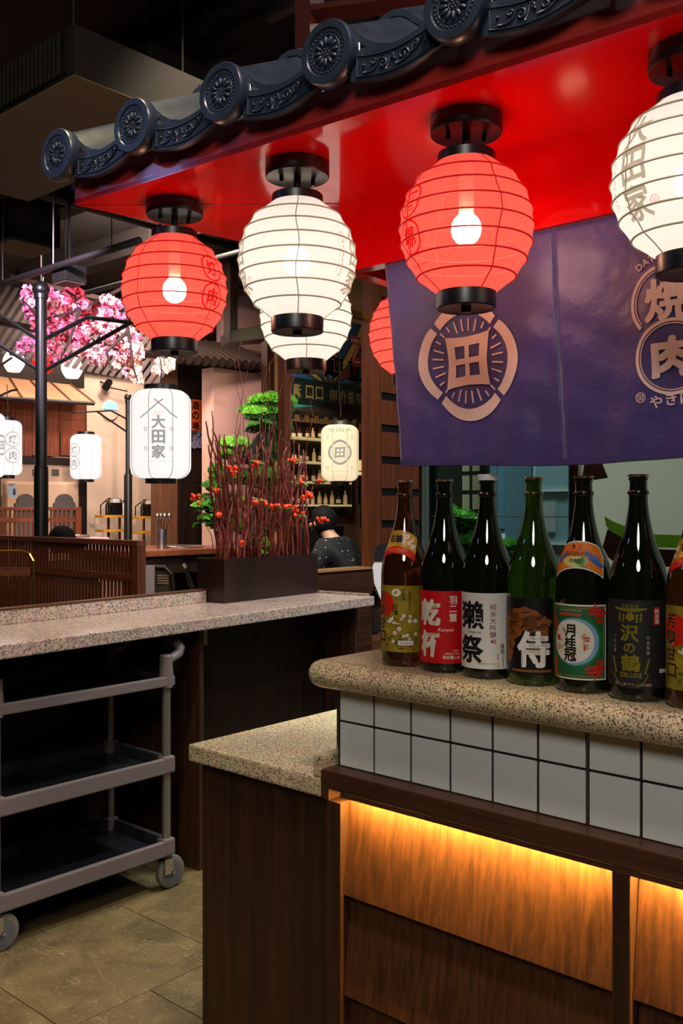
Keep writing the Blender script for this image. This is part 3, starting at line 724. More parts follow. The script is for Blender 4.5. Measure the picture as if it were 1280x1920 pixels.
# seams of the red panels
wob('mitre_seam', tube(B(), [(CN.x + .01, CN.y + .01, ZS - .0004), (TX0, TY, ZS - .0004)], .0009, 4), pm('seam', (130, 10, 10), .5), eave)
PITCH = .2517; SL = .50
def sag(x):                                     # concave pan between two caps
    t = (x - .04) / (PITCH - .075); return -.004 - .016 * math.sin(PI * min(max(t, 0), 1)) + .010 * t
WAVE = [(-.052, .0), (-.049, .016), (-.040, .033), (-.022, .046), (0, .0505), (.020, .0475), (.036, .038), (.052, .024), (.070, .009), (.092, -.004), (.120, -.012), (.150, -.012), (.176, -.006), (.196, .004), (.210, .012)]
def tile_mesh(front=True):
    bm = B(); L = .22
    # wavy body
    rows = []
    for x, z in WAVE: rows.append([bm.verts.new((x, y, z + dz + y * SL)) for y, dz in ((0, 0), (L, 0), (L, -.013), (0, -.013))])
    for a, b in zip(rows, rows[1:]):
        for k in range(4): bm.faces.new((a[k], a[(k + 1) % 4], b[(k + 1) % 4], b[k]))
    bm.faces.new(rows[0]); bm.faces.new(rows[-1])
    if front:
        NX = 12; x0, x1 = .038, PITCH - .030; th = .050
        xs = [x0 + (x1 - x0) * i / NX for i in range(NX + 1)]
        prof = [[bm.verts.new((x, y, sag(x) + z)) for (y, z) in ((-.001, .002), (.014, .002), (.014, -th), (-.001, -th))] for x in xs]
        for a, b in zip(prof, prof[1:]):
            for k in range(4): bm.faces.new((a[k], a[(k + 1) % 4], b[(k + 1) % 4], b[k]))
        bm.faces.new(prof[0]); bm.faces.new(prof[-1])
        lathe(bm, [(.054, -.004), (.0555, .0), (.0555, .020), (.053, .0235), (.041, .0235), (.039, .0205), (.0, .0205)], 48, axis=Vector((0, -1, 0)))
    bmesh.ops.recalc_face_normals(bm, faces=bm.faces)
    me = bpy.data.meshes.new('roof_tile'); bm.to_mesh(me); bm.free(); me.materials.append(M_ROOF)
    for p in me.polygons: p.use_smooth = True
    me.set_sharp_from_angle(angle=math.radians(40)); return me
def relief_mesh():
    bm = B(); Y = -.0205
    for k in range(12):
        a = 2 * PI * k / 12
        g = bmesh.ops.create_icosphere(bm, subdivisions=2, radius=1)
        for v in g['verts']:
            x, z = .0185 + v.co.x * .0085, v.co.z * .0042
            v.co = Vector((x * math.cos(a) - z * math.sin(a), Y - .0005 + v.co.y * .004, x * math.sin(a) + z * math.cos(a)))
    for k in range(30):
        a = 2 * PI * k / 30; sphere(bm, (.0345 * math.cos(a), Y, .0345 * math.sin(a)), .0022, 1)
    for k in range(7):
        a = 2 * PI * k / 6; q = 0 if k == 6 else .0055
        sphere(bm, (q * math.cos(a), Y, q * math.sin(a)), .0026, 1)
    for rr_ in (.0290, .0095): tube(bm, [(rr_ * math.cos(2 * PI * k / 40), Y, rr_ * math.sin(2 * PI * k / 40)) for k in range(40)], .0012, 6, closed=True)
    me = bpy.data.meshes.new('medallion_relief'); bm.to_mesh(me); bm.free(); me.materials.append(M_ROOF)
    for p in me.polygons: p.use_smooth = True
    return me
def scroll_mesh():
    bm = B(); zc = -.026
    def spir(cx, cz, r, a0, turns, s, lead):
        pts = []
        for k in range(22):
            t = k / 21; a = a0 + s * turns * 2 * PI * t; q = r * (1 - .8 * t); pts.append((cx + q * math.cos(a), cz + q * math.sin(a)))
        return lead + pts
    def on(pts): return [(x, -.0018, sag(x) + z) for x, z in pts]
    for pts in (spir(.105, zc - .001, .0105, PI, 1.3, -1, [(.066, zc - .012), (.08, zc - .011), (.09, zc - .006)]),
                spir(.146, zc + .001, .0095, 0, 1.25, 1, [(.185, zc + .010), (.172, zc - .001), (.160, zc - .004)]),
                spir(.087, zc + .004, .006, 0, 1.1, 1, [(.108, zc + .012), (.098, zc + .009)]),
                spir(.170, zc + .007, .006, PI, 1.1, -1, [(.132, zc - .009), (.15, zc - .009), (.163, zc - .002)]),
                spir(.124, zc + .006, .005, PI, 1.1, -1, [(.112, zc - .012), (.117, zc - .004)])):
        tube(bm, on(pts), .0022, 6)
    for x in (.066, .128, .188): sphere(bm, (x, -.0018, sag(x) + zc + .001), .0032, 1)
    fr = [(.052, zc + .017), (.12, zc + .017), (.213, zc + .017), (.213, zc - .017), (.12, zc - .017), (.052, zc - .017)]
    fr2 = []
    for (a, b), (c, d) in zip(fr, fr[1:] + fr[:1]):
        for k in range(6): fr2.append((a + (c - a) * k / 6, b + (d - b) * k / 6))
    tube(bm, on(fr2), .0014, 5, closed=True)
    me = bpy.data.meshes.new('scroll_relief'); bm.to_mesh(me); bm.free(); me.materials.append(M_ROOF)
    for p in me.polygons: p.use_smooth = True
    return me
TM1, TM2, RM, SM = tile_mesh(), tile_mesh(False), relief_mesh(), scroll_mesh()
ang = math.atan2(FD.y, FD.x)
c0 = Vector((-1.88, 1.15)) + FD * .041
for k in range(9):
    p = c0 + FD * (PITCH * k)
    tl = share('roof_tile', TM1, eave, (p.x - CN.x, p.y - CN.y, 2.201 - ZS), (0, 0, ang))
    if k < 9:
        share('medallion_relief', RM, tl); share('scroll_relief', SM, tl)
    for c in (1, 2, 3):
        if k < c: continue
        q = p + nrm * (.175 * c)
        share('roof_tile', TM2, eave, (q.x - CN.x, q.y - CN.y, 2.201 - ZS + .175 * c * SL + .016 * c), (0, 0, ang))
bm = B()
q0, q1 = c0 + FD * -.03 + nrm * .04, c0 + FD * 2.25 + nrm * .04
hp = q0 + FD * .9
extr(bm, [(q0.x, q0.y, 2.142), (q1.x, q1.y, 2.142), (q1.x + nrm.x * .85, q1.y + nrm.y * .85, 2.142 + .85 * SL), (hp.x + nrm.x * .85, hp.y + nrm.y * .85, 2.142 + .85 * SL)], (0, 0, .015))
wob('light_block_board', bm, M_DARKW, eave)  # unseen board added under the tiles to stop light leaks
fr = thing('roof_frame', 'dark red timber frame standing behind the eave tiles near the ceiling', 'frame', (-1.75, 2.0, 2.1))
pA = at(580, 40, 2.75)
wob('post', bx(pA.x - .03, pA.x + .03, pA.y - .03, pA.y + .03, 2.115, 4.1), pm('dark_maroon_timber', (62, 26, 24), .5), fr)
wob('rail', tube(B(), [pA + Vector((0, 0, .02)), at(860, -10, 2.35)], .028, 4), pm('dark_maroon_timber', (62, 26, 24), .5), fr)
wob('rail', tube(B(), [pA + Vector((0, 0, .45)), at(860, -130, 2.35)], .028, 4), pm('dark_maroon_timber', (62, 26, 24), .5), fr)

# ================================================================== ROUND LANTERNS UNDER THE EAVE
SH_R = shade_mat('red_shade', (112, 32, 26), .20, (255, 84, 80), .46, (255, 226, 210))
SH_W = shade_mat('white_shade', (58, 57, 56), .012, (255, 241, 233), .54, (255, 250, 240))
WIRE_R = pm('red_wire', (176, 12, 14), .6, emit=(190, 14, 16), es=.45); WIRE_W = pm('olive_wire', (150, 140, 116), .6, emit=(150, 138, 110), es=.3)  # wires glow slightly in place of lantern light shining through
PR_R = shade_mat('red_shade_print', (150, 12, 14), .10, (200, 18, 20), .36, (200, 60, 50))
PR_W = shade_mat('white_shade_print', (150, 140, 122), .06, (200, 186, 166), .34, (180, 170, 160))
PR_WR = shade_mat('white_shade_red_print', (226, 120, 100), .06, (250, 140, 120), .5, (220, 160, 150))
BULB = emis('lantern_bulb', (255, 232, 206), 250.0)
BULB_W = emis('white_lantern_bulb', (255, 232, 206), 400.0)
RT_, ZTOP, ZBOT = .117, -.078, -.308
NR = 8
def lprof(z):
    t = (z - ZBOT) / (ZTOP - ZBOT); t = min(max(t, 0), 1)
    return RT_ * math.sqrt(max(0, 1 - ((t - .5) / .5) ** 2 * (1 - (.049 / RT_) ** 2)))
ringz = [ZTOP + (ZBOT - ZTOP) * k / NR for k in range(NR + 1)]
def lrad(z):                                       # faceted: chord between rings, drawn in a little
    for a, b in zip(ringz, ringz[1:]):
        if b - 1e-9 <= z <= a + 1e-9:
            t = (a - z) / (a - b); return lprof(a) * (1 - t) + lprof(b) * t - .0014 * math.sin(PI * t)
    return lprof(z)
def build_lantern_meshes():
    d = {}
    bm = lathe(B(), [(0, 0), (.0625, 0), (.0632, -.002), (.0632, -.026), (.0615, -.0285), (.060, -.0275), (0, -.0275)], 48); d['canopy'] = bm
    d['knob'] = lathe(B(), [(0, -.028), (.0045, -.028), (.0045, -.037), (.003, -.040), (0, -.040)], 12)
    d['stem'] = lathe(B(), [(0, -.028), (.0072, -.028), (.0072, -.046), (.0048, -.053), (.0048, -.056), (.0026, -.057), (.0026, -.064), (0, -.064)], 16)
    d['top_cap'] = lathe(B(), [(0, -.0625), (.049, -.0625), (.0505, -.064), (.0505, -.079), (.046, -.080), (0, -.080)], 40)
    d['bottom_cap'] = lathe(B(), [(0, -.304), (.046, -.304), (.0515, -.305), (.052, -.307), (.052, -.332), (.050, -.334), (.048, -.333), (.009, -.3325), (.009, -.340), (0, -.340)], 40)
    bm = B(); prof = []
    for a, b in zip(ringz, ringz[1:]):
        for q in range(4): z = a + (b - a) * q / 4; prof.append((lrad(z), z))
    prof.append((lrad(ZBOT), ZBOT)); d['shade'] = lathe(bm, prof, 56, cap=False)
    bm = B()
    for z in ringz[1:-1]: tube(bm, [((lrad(z) + .0004) * math.cos(2 * PI * k / 56), (lrad(z) + .0004) * math.sin(2 * PI * k / 56), z) for k in range(56)], .0017, 5, closed=True)
    d['ring_wires'] = bm
    bm = B()
    for q in range(4):
        a = PI / 4 + q * PI / 2
        tube(bm, [((lrad(z) + .0003) * math.cos(a + .03 * math.sin(z * 60)), (lrad(z) + .0003) * math.sin(a + .03 * math.sin(z * 60)), z) for z in [ZTOP + (ZBOT - ZTOP) * k / 36 for k in range(37)]], .0011, 5)
    d['seam_wire'] = bm
    bm = lathe(B(), [(0, -.222), (.010, -.220), (.0185, -.2145), (.0245, -.205), (.0262, -.195), (.0255, -.186), (.021, -.1765), (.014, -.1695), (.0, -.166)], 24); d['bulb'] = bm
    d['socket'] = lathe(B(), [(0, -.080), (.013, -.080), (.0135, -.168), (0, -.168)], 16)
    out = {}
    for k, bm in d.items():
        bmesh.ops.recalc_face_normals(bm, faces=bm.faces); me = bpy.data.meshes.new(k); bm.to_mesh(me); bm.free()
        for p in me.polygons: p.use_smooth = True
        me.set_sharp_from_angle(angle=math.radians(35)); out[k] = me
    return out
LM = build_lantern_meshes()
def lmesh(k, m):
    key = (k, m.name)
    if key not in MATS:
        me = LM[k].copy(); me.materials.append(m); MATS[key] = me
    return MATS[key]
def round_lantern(x, y, red, label, seam=0.0, prints=()):
    t = thing('paper_lantern', label, 'lantern', (x, y, ZS), 0, 'round lanterns under the red canopy')
    cam_a = math.atan2(-y, -x)
    for k in ('canopy', 'stem', 'top_cap', 'bottom_cap'): share(k, lmesh(k, M_BLACK), t)
    for s in (-1, 1):
        ka = cam_a + PI / 2 + .35; share('knob', lmesh('knob', M_BLACKM), t, (s * .033 * math.cos(ka), s * .033 * math.sin(ka), 0))
    sh = share('shade', lmesh('shade', SH_R if red else SH_W), t)
    share('ring_wires', lmesh('ring_wires', WIRE_R if red else WIRE_W), t)
    share('seam_wire', lmesh('seam_wire', WIRE_R if red else WIRE_W), t, rot=(0, 0, cam_a + seam - PI / 4))
    share('bulb', lmesh('bulb', BULB if red else BULB_W), t); share('socket', lmesh('socket', CAPW), t)
    for deg, items in prints:
        a0 = cam_a + math.radians(deg)
        for kind, arg, m in items:
            bm = B()
            if kind == 'circles':
                for q, ch in enumerate(arg):
                    v = .033 - .062 * q; arc2(bm, 0, v, .0265, .030, n=40); t2(bm, ch, 0, v, .034, .02)
            elif kind == 'vertical': t2(bm, arg, 0, .055, .048, .02, vert=True)
            elif kind == 'side':
                u, v, s, h, ww, rot = arg; t2(bm, s, u, v, h, .0, w=ww, rot=rot)
            elif kind == 'seal':
                u, v = arg; arc2(bm, u, v, .0055, .0066, n=20); t2(bm, '田', u, v, .006, 0)
            zc = (ZTOP + ZBOT) / 2
            def f(u, v): z = zc + v; r = lrad(z) + .0010; a = a0 + u / max(lrad(z), .09); return Vector((r * math.cos(a), r * math.sin(a), z))
            mapped('lettering', bm, f, m, sh, .008, .0128)
    return t
W3 = [('vertical', '大田家', PR_W), ('side', (-.048, -.005, 'DATIANJIA', .008, .085, -PI / 2), PR_WR), ('side', (-.058, -.005, 'BBQ | PUB | BAR', .005, .075, -PI / 2), PR_W), ('seal', (.030, -.052), PR_WR)]
R3 = lambda s: [('circles', s, PR_R), ('side', (0, .073, 'DATIANJIA', .006, .04, 0), PR_R), ('side', (0, -.074, '田 DATIANJIA', .005, .045, 0), PR_R)]
round_lantern(-1.6745, 1.3286, True, 'red round lantern at the outer corner of the canopy, furthest left', -.75, [(46, R3('焼肉'))])
round_lantern(-1.299, 1.336, False, 'white round lantern hanging second from the canopy corner', .0, [(-75, W3), (72, W3)])
round_lantern(-.927, 1.3766, True, 'red round lantern in front of the indigo curtain', .5, [(-58, R3('酒場'))])
round_lantern(-.538, 1.395, False, 'white round lantern cut off by the right picture edge', -.9, [(-44, W3)])
round_lantern(-1.652, 1.73, False, 'white round lantern half hidden behind the nearer white one', .0, [(10, [('seal', (0, -.05), PR_W)])])
round_lantern(-1.60, 2.10, True, 'red round lantern peeping out behind the left edge of the indigo curtain', -.25, [])

# ================================================================== INDIGO CURTAIN (NOREN)
NY = 1.584
nor = thing('noren_curtain', 'indigo cloth curtain printed with cream crests hanging from the red beam', 'curtain', (-.75, NY, 1.508))
def nmap(X, z, eps=0.0):
    t = min(max((1.95 - z) / .442, -.1), 1.05)
    s = t * (.0555 if X < -1.277 else .0555 - .0355 * (X + 1.277) / .403 if X < -.874 else .02 * max(0, 1 - (X + .874) / .6))
    y = NY + .004 * math.sin(X * 23 + 3 * t) * t + .0035 * math.sin(X * 51 + 5 * t) * t + .012 * t * t * math.sin(X * 6.5 + .6) + .0025 * math.sin(z * 60 + X * 34) * (1 - t) * t * 2
    zz = z + .004 * math.sin(X * 9) * t
    return Vector((X + s, y - eps, zz)) - Vector(nor.location)
def panel(x0, x1):
    bm = grid(B(), lambda u, v: nmap(x0 + (x1 - x0) * u, 1.506 + .442 * v), 60, 44)
    o = ob('cloth_panel', bm, M_NOREN, nor, smooth=True)
    md = o.modifiers.new('thick', 'SOLIDIFY'); md.thickness = .0012; md.offset = -1; return o
panel(-1.277, -.8745); panel(-.8735, -.28)
bm = grid(B(), lambda u, v: nmap(-.28 - .997 * u, 1.507 + .012 * v, .0016), 90, 1); ob('hem', bm, pm('indigo_hem', (62, 54, 112), .7), nor, smooth=True)
tube_pts = [nmap(-.874, 1.948 - .44 * k / 40, .0014) for k in range(41)]
ob('seam', tube(B(), tube_pts, .0008, 4), pm('seam_thread', (70, 64, 118), .8), nor)
def nprint(name, bm, cx, cz, m=None, lay=0):
    return mapped(name, bm, lambda u, v: nmap(cx + u, cz + v, .0022 + .0003 * lay), m or M_PRINT, nor, .012, .012)
def crest(bm, R, ticks=28, sx=1.0):
    for q in range(4):                                       # four lobes of the ring
        c = q * PI / 2; n = 16; half = math.radians(42)
        A, Bq = [], []
        for k in range(n + 1):
            a = c - half + 2 * half * k / n; w = math.cos((a - c) * 2.0)
            A.append((R * (.74 + .06 * w) * math.cos(a), R * (.74 + .06 * w) * math.sin(a))); Bq.append((R * (.90 + .10 * w) * math.cos(a), R * (.90 + .10 * w) * math.sin(a)))
        for k in range(n): p2(bm, [A[k], A[k + 1], Bq[k + 1], Bq[k]])
    for q in range(ticks):
        a = 2 * PI * (q + .5) / ticks; r0 = .50 if abs(math.sin(2 * a)) < .75 else .60
        line2(bm, [(R * r0 * math.cos(a), R * r0 * math.sin(a)), (R * .71 * math.cos(a), R * .71 * math.sin(a))], R * .028)
    tian(bm, R * .40)
def tian(bm, h):
    es = [-1, -.62, -.12, .12, .62, 1]
    def wv(x, y):
        k = 1 - .12 * (1 - abs(y)) * 0 ; X = x * (1 + .10 * (y * y) ) * (.96 + .04 * abs(x)); Y = y * (1 + .10 * (x * x)); return ((X + .06 * Y) * h, (Y + .05 * X) * h)
    for i in range(5):
        for j in range(5):
            if i in (1, 3) and j in (1, 3): continue
            p2(bm, [wv(es[i], es[j]), wv(es[i + 1], es[j]), wv(es[i + 1], es[j + 1]), wv(es[i], es[j + 1])])
    return bm
bm = B(); crest(bm, .1225); nprint('printed_crest', bm, -1.0835, 1.718)
bm = B()
for v, r in ((.096, .0665), (0, .0665)):
    a0, a1 = (-.62, PI + .62) if v > 0 else (0, 2 * PI)
    if v == 0:
        arc2(bm, 0, 0, .0605, .0665); arc2(bm, 0, 0, .0565, .0585)
    else:
        arc2(bm, -.006, v, .0605, .0665, -.72, PI + .72); arc2(bm, -.006, v, .0565, .0585, -.66, PI + .66)
nprint('printed_rings', bm, -.652, 1.682)
bm = B(); t2(bm, '焼', -.006, .100, .076, .035, w=.082); t2(bm, '肉', 0, 0, .072, .05, w=.074)
nprint('lettering', bm, -.652, 1.682, lay=1)
bm = B()
for q, ch in enumerate('DATIANJIA'):
    a = PI / 2 + .62 - q * .155; r = .082
    t2(bm, ch, -.006 + r * math.cos(a), .096 + r * math.sin(a), .0125, .02, rot=a - PI / 2)
nprint('lettering', bm, -.652, 1.682, lay=1)
bm = B(); arc2(bm, -.059, -.066, .0075, .0092, n=24); t2(bm, '田', -.059, -.066, .010, .02)
for q, ch in enumerate('やきにく'): t2(bm, ch, -.032 + .027 * q, -.076 + .0015 * q * (3 - q), .022, .02)
nprint('lettering', bm, -.652, 1.682, lay=1)
# ================================================================== BACK COUNTER (pass-through shelf on the left)
BO = Vector((-2.71, 1.476, 0)); BRZ = math.atan2(.9959, -.0908)
BU = Vector((-.0908, .9959, 0)); BV = Vector((-.9959, -.0908, 0))
def bloc(x, y, z): return BO + BU * x + BV * y + Vector((0, 0, z))
bt = thing('pass_worktop', 'long pinkish granite worktop with low upstand running along the left', 'worktop', BO + Vector((0, 0, .955)), BRZ)
ob('slab', bx(-1.5, 2.045, 0, .56, 0, .045), M_GRAN2, bt, bevel=.004)
ob('upstand', bx(-1.5, 1.345, .44, .462, .0455, .098), M_GRAN2, bt, bevel=.002)
ob('brown_edge_strip', bx(-1.5, 1.345, .438, .470, .0985, .106), pm('brown_metal', (96, 62, 42), .35, metal=.5), bt)
ob('end_lip', bx(2.0325, 2.0445, .03, .56, .0455, .056), M_GRAN2, bt, bevel=.003)
bc = thing('pass_counter_base', 'dark wood base panels under the long pinkish worktop', 'cabinet', BO, BRZ)
ob('back_panel', bx(-1.5, .93, .535, .555, 0, .953), M_DARKW, bc)
ob('divider_panel', bx(.93, .952, .075, .555, 0, .953), M_WOOD, bc)
ob('divider_edge', bx(.9295, .9525, .070, .0745, 0, .953), M_WOOD, bc)
ob('recess_panel', bx(.9525, 2.0, .24, .26, 0, .953), M_DARKW, bc)
ob('end_post', bx(1.965, 1.985, .06, .239, 0, .953), M_WOOD, bc)
for k, (xo, w) in enumerate(((.985, .07), (1.10, .075))):
    s = thing('socket_plate', ('white socket plate with blue light under the worktop', 'blank pale socket plate beside the wooden divider')[1 - k], 'socket', bloc(xo, .2395, .885), BRZ, 'socket plates under the long worktop')
    ob('plate', bx(-w / 2, w / 2, -.009, -.0005, -.035, .035), pm('dim_white_plastic', (170, 172, 172), .4), s, bevel=.003)
    ob('switch', bx(-w / 2 + .02, w / 2 - .02, -.012, -.0095, -.02, .02), pm('bluish_plastic', (90, 130, 190), .4) if k else MATS['dim_white_plastic'], s, bevel=.001)
# ------------------------------------------------------------------ trolley
tr = thing('service_trolley', 'grey three-shelf plastic service trolley parked under the long worktop', 'trolley', (-3.0, 1.86, 0))
TX, TXb, TYa, TYb = -2.80, -3.205, 1.495, 2.225
def tray(name, z0, z1, lug=False):
    w = .022
    bm = B()
    o = ob(name, bx(TXb + .02 - tr.location.x, TX - .02 - tr.location.x, TYa + .02 - tr.location.y, TYb - .02 - tr.location.y, z0 + .006, z0 + .016), M_TRAY, tr)
    for nm, a in (('rim', (TX - w, TX, TYa, TYb)), ('rim', (TXb, TXb + w, TYa, TYb)), ('rim', (TXb + w, TX - w, TYa, TYa + w)), ('rim', (TXb + w, TX - w, TYb - w, TYb))):
        q = bx(a[0], a[1], a[2], a[3], z0, z1); mv(q, -Vector(tr.location)); ob(nm, q, M_GREYPL if a[0] > TX - .03 else pm('dark_inner_plastic', (46, 44, 48), .5), o, bevel=.004)
    return o
tray('shelf_tray', .13, .185); tray('shelf_tray', .437, .493); tray('shelf_tray', .761, .797)
for x in (TX - .024, TXb + .024):
    for y in (TYa + .024, TYb - .024):
        lx, ly = x - tr.location.x, y - tr.location.y
        ob('post', lathe(B(), [(0, .16), (.0165, .16), (.0165, .86), (0, .86)], 20, (lx, ly, 0)), pm('matt_aluminium', (150, 146, 140), .38, metal=.8), tr, smooth=False)
        bm = B(); lathe(bm, [(0, .755), (.026, .755), (.027, .80), (.0245, .84), (.0245, .872), (.022, .876), (0, .876)], 16, (lx, ly, 0)); sharp(ob('corner_sleeve', bm, M_GREYPL, tr), 30)
        for z in (.13, .437): ob('corner_sleeve', bx(lx - .025, lx + .025, ly - .025, ly + .025, z - .001, z + .062), M_GREYPL, tr, bevel=.008)
        # caster
        c = ob('caster_fork', mv(bx(-.021, -.0175, -.020, .018, -.052, 0), (lx, ly, .112)), M_CHROME, tr)
        q = B(); box(q, -.021, .021, -.022, .022, 0, .004); lathe(q, [(0, .004), (.017, .004), (.013, .016), (0, .016)], 16); mv(q, (lx, ly, .112)); ob('caster_plate', q, M_CHROME, c)
        ob('caster_fork', mv(bx(.0175, .021, -.020, .018, -.052, 0), (lx, ly, .112)), M_CHROME, tr)
        q = lathe(B(), [(.02, -.014), (.050, -.014), (.059, -.011), (.061, -.005), (.061, .005), (.059, .011), (.050, .014), (.02, .014)], 32, (lx, ly + .018, .0615), axis=Vector((1, 0, 0)))
        wh = sharp(ob('caster_wheel', q, M_RUBBER, tr), 30)
        q = lathe(B(), [(0, -.0155), (.042, -.0145), (.042, .0145), (0, .0155)], 28, (lx, ly + .018, .0615), axis=Vector((1, 0, 0))); ob('hub', q, pm('hub_plastic', (84, 84, 86), .5), wh)
        q = lathe(B(), [(0, -.025), (.006, -.025), (.006, .025), (0, .025)], 10, (lx, ly + .018, .0615), axis=Vector((1, 0, 0))); ob('axle', q, M_CHROME, wh)
for yy, s in ((TYb - .024, 1), (TYa + .024, -1)):
    L0 = tr.location
    pts = [(TX - .024, yy, .85), (TX - .024, yy + s * .03, .862), (TX - .026, yy + s * .062, .875), (TX - .03, yy + s * .072, .895), (TX - .05, yy + s * .070, .912), (TX - .09, yy + s * .068, .916), (TXb + .09, yy + s * .068, .916), (TXb + .05, yy + s * .07, .912), (TXb + .03, yy + s * .072, .895), (TXb + .026, yy + s * .062, .875), (TXb + .024, yy + s * .03, .862), (TXb + .024, yy, .85)]
    sharp(ob('push_handle', tube(B(), [Vector(p) - L0 for p in pts], .018, 14), M_GREYPL, tr), 60)
    sharp(ob('handle_grip', tube(B(), [Vector((TX - .10, yy + s * .068, .916)) - L0, Vector((TXb + .10, yy + s * .068, .916)) - L0], .0205, 14), M_TRAY, tr), 60)
# ------------------------------------------------------------------ planter with red twigs
PB = bloc(1.69, .42, 1.0)
pl = thing('planter_box', 'long dark brown rectangular planter box standing on the granite worktop', 'planter', PB, BRZ)
for nm, a in (('front_wall', (-.34, .34, -.085, -.077)), ('back_wall', (-.34, .34, .077, .085)), ('end_wall', (-.34, -.332, -.0765, .0765)), ('end_wall', (.332, .34, -.0765, .0765))):
    ob(nm, bx(*a, .0005, .198), M_PLANTER, pl, bevel=.0012)
ob('soil', bx(-.331, .331, -.0765, .0765, .001, .178), pm('dark_soil', (26, 20, 16), .95, bump=.6, bscale=90), pl)
tw = thing('twig_bunch', 'bunch of curly dark red twigs standing upright in the brown planter', 'twigs', PB + Vector((0, 0, .178)), BRZ)
rt = random.Random(21)
for k in range(86):
    x = rt.uniform(-.30, .31); y = rt.uniform(-.055, .055)
    h = rt.choice((.44, .50, .56, .60, .63)) * rt.uniform(.85, 1.1); thick = rt.uniform(.0032, .0092); thin = k % 7 == 0
    if thin: h = rt.uniform(.75, 1.12); thick = .0028
    if x > .12: h *= .92
    n = 22; pts = []; lx, ly = rt.uniform(-.06, .06), rt.uniform(-.03, .03); f1, f2, p1, p2_ = rt.uniform(7, 15), rt.uniform(18, 34), rt.uniform(0, 6), rt.uniform(0, 6)
    am = rt.uniform(.008, .020)
    for i in range(n):
        t = i / (n - 1); z = h * t
        pts.append((x + lx * t * t * 2 * (1.6 if thin else 1) + am * t ** .5 * math.sin(f1 * z + p1) + .006 * math.sin(f2 * z + p2_), y + ly * t + am * t ** .5 * math.cos(f1 * z * .9 + p2_) + .004 * math.sin(f2 * z + p1), z - .02 if i == 0 else z))
    ob('twig', tube(B(), pts, [thick * (1 - (.75 if thin else .5) * i / (n - 1)) for i in range(n)], 6), M_TWIG, tw, smooth=True)
    if k % 3 == 1 and not thin:      # side shoot
        b = pts[13]; s = rt.choice((-1, 1)); q = [Vector(b) + Vector((s * .05 * j / 6 + .01 * math.sin(j), .02 * j / 6 * rt.uniform(-1, 1), .14 * j / 6)) for j in range(7)]
        ob('side_shoot', tube(B(), q, [.0022 * (1 - .7 * j / 6) for j in range(7)], 5), M_TWIG, tw, smooth=True)
BERRY = None
def berry_sprig(px, py, n, w, h, label, leaf=True, dz=4.22):
    global BERRY
    base = at(px, py, dz)
    foot = PB + BU * max(-.31, min(.31, (base - PB).dot(BU))) + Vector((0, 0, .165))
    t = thing('berry_sprig', label, 'berry sprig', foot, 0, 'orange red berry sprigs among the twigs')
    top = base - foot
    ob('stem', tube(B(), [Vector((0, 0, 0)), top * .35 + Vector((.01, .01, .03)), top * .7 + Vector((-.01, .0, .02)), top + Vector((0, 0, -.01))], [.0022, .002, .0016, .0012], 5), M_TWIG, t)
    r3 = Vector((RT.x, RT.y, 0)); f3 = Vector((FW.x, FW.y, 0)); rb = random.Random(px)
    if BERRY is None:
        b0 = ob('berry', sphere(B(), (0, 0, 0), .0092, 2), M_BERRY, t, smooth=True); BERRY = b0.data; bpy.data.objects.remove(b0)
    for k in range(n):
        p = top + r3 * rb.uniform(-w, w) + f3 * rb.uniform(-.02, .02) + Vector((0, 0, rb.uniform(-h, h)))
        share('berry', BERRY, t, p, sc=(rb.uniform(.8, 1.15),) * 3)
        ob('stalk', tube(B(), [top + Vector((0, 0, -.01)), p], .0008, 4), M_TWIG, t)
    if leaf:
        for s in (1, -1):
            bm = B(); L = .035; d = (r3 * s * .8 + Vector((0, 0, rb.uniform(-.5, .6)))).normalized(); w2 = d.cross(f3).normalized()
            vs = [top + d * (L * a) + w2 * (.009 * b) + f3 * (.004 * abs(b)) for a, b in ((0, 0), (.35, 1), (.7, .8), (1, 0), (.7, -.8), (.35, -1))]
            vv = [bm.verts.new(v) for v in vs]; bm.faces.new(vv[:4]); bm.faces.new([vv[0], vv[3], vv[4], vv[5]])
            ob('leaf', extrude_thin(bm), M_LEAF, t)
def extrude_thin(bm):
    g = bmesh.ops.extrude_face_region(bm, geom=list(bm.faces)); vs = [v for v in g['geom'] if isinstance(v, bmesh.types.BMVert)]
    bmesh.ops.translate(bm, verts=vs, vec=(.0006, .0004, .0006)); return bm
for px, py, n, w, h, lb, lf in ((367, 935, 7, .018, .022, 'berry sprig sticking out past the left end of the twigs', False),
        (441, 884, 9, .028, .02, 'berry sprig high up among the left twigs', False), (482, 868, 6, .02, .014, 'berry sprig in front of the pine, upper middle', True),
        (486, 939, 10, .034, .016, 'berry sprig in the middle left, largest cluster', True), (514, 948, 7, .02, .014, 'berry sprig just right of the middle', True),
        (545, 953, 8, .03, .014, 'low berry sprig above the right half of the planter', True), (574, 930, 10, .026, .018, 'dense berry sprig toward the right twigs', True),
        (547, 862, 5, .018, .008, 'small berry sprig high on the right', True), (565, 905, 6, .008, .026, 'upright berry sprig at the right', True),
        (598, 904, 4, .014, .010, 'tiny berry sprig at the upper right edge', True), (604, 975, 8, .026, .012, 'berry sprig hanging out to the right over the planter end', False),
        (412, 962, 5, .012, .016, 'low berry sprig at the left', False), (452, 1020, 4, .006, .014, 'lowest berry sprig close to the planter rim', False), (405, 920, 4, .012, .010, 'small berry sprig among the left twigs below the high one', False), (562, 965, 6, .024, .012, 'berry sprig below the dense right cluster', True)):
    berry_sprig(px, py, n, w, h, lb, lf)
# ================================================================== DINING AREA BEHIND
ZP = .3                                               # raised dining floor
def pt(o): return Vector(o.location)
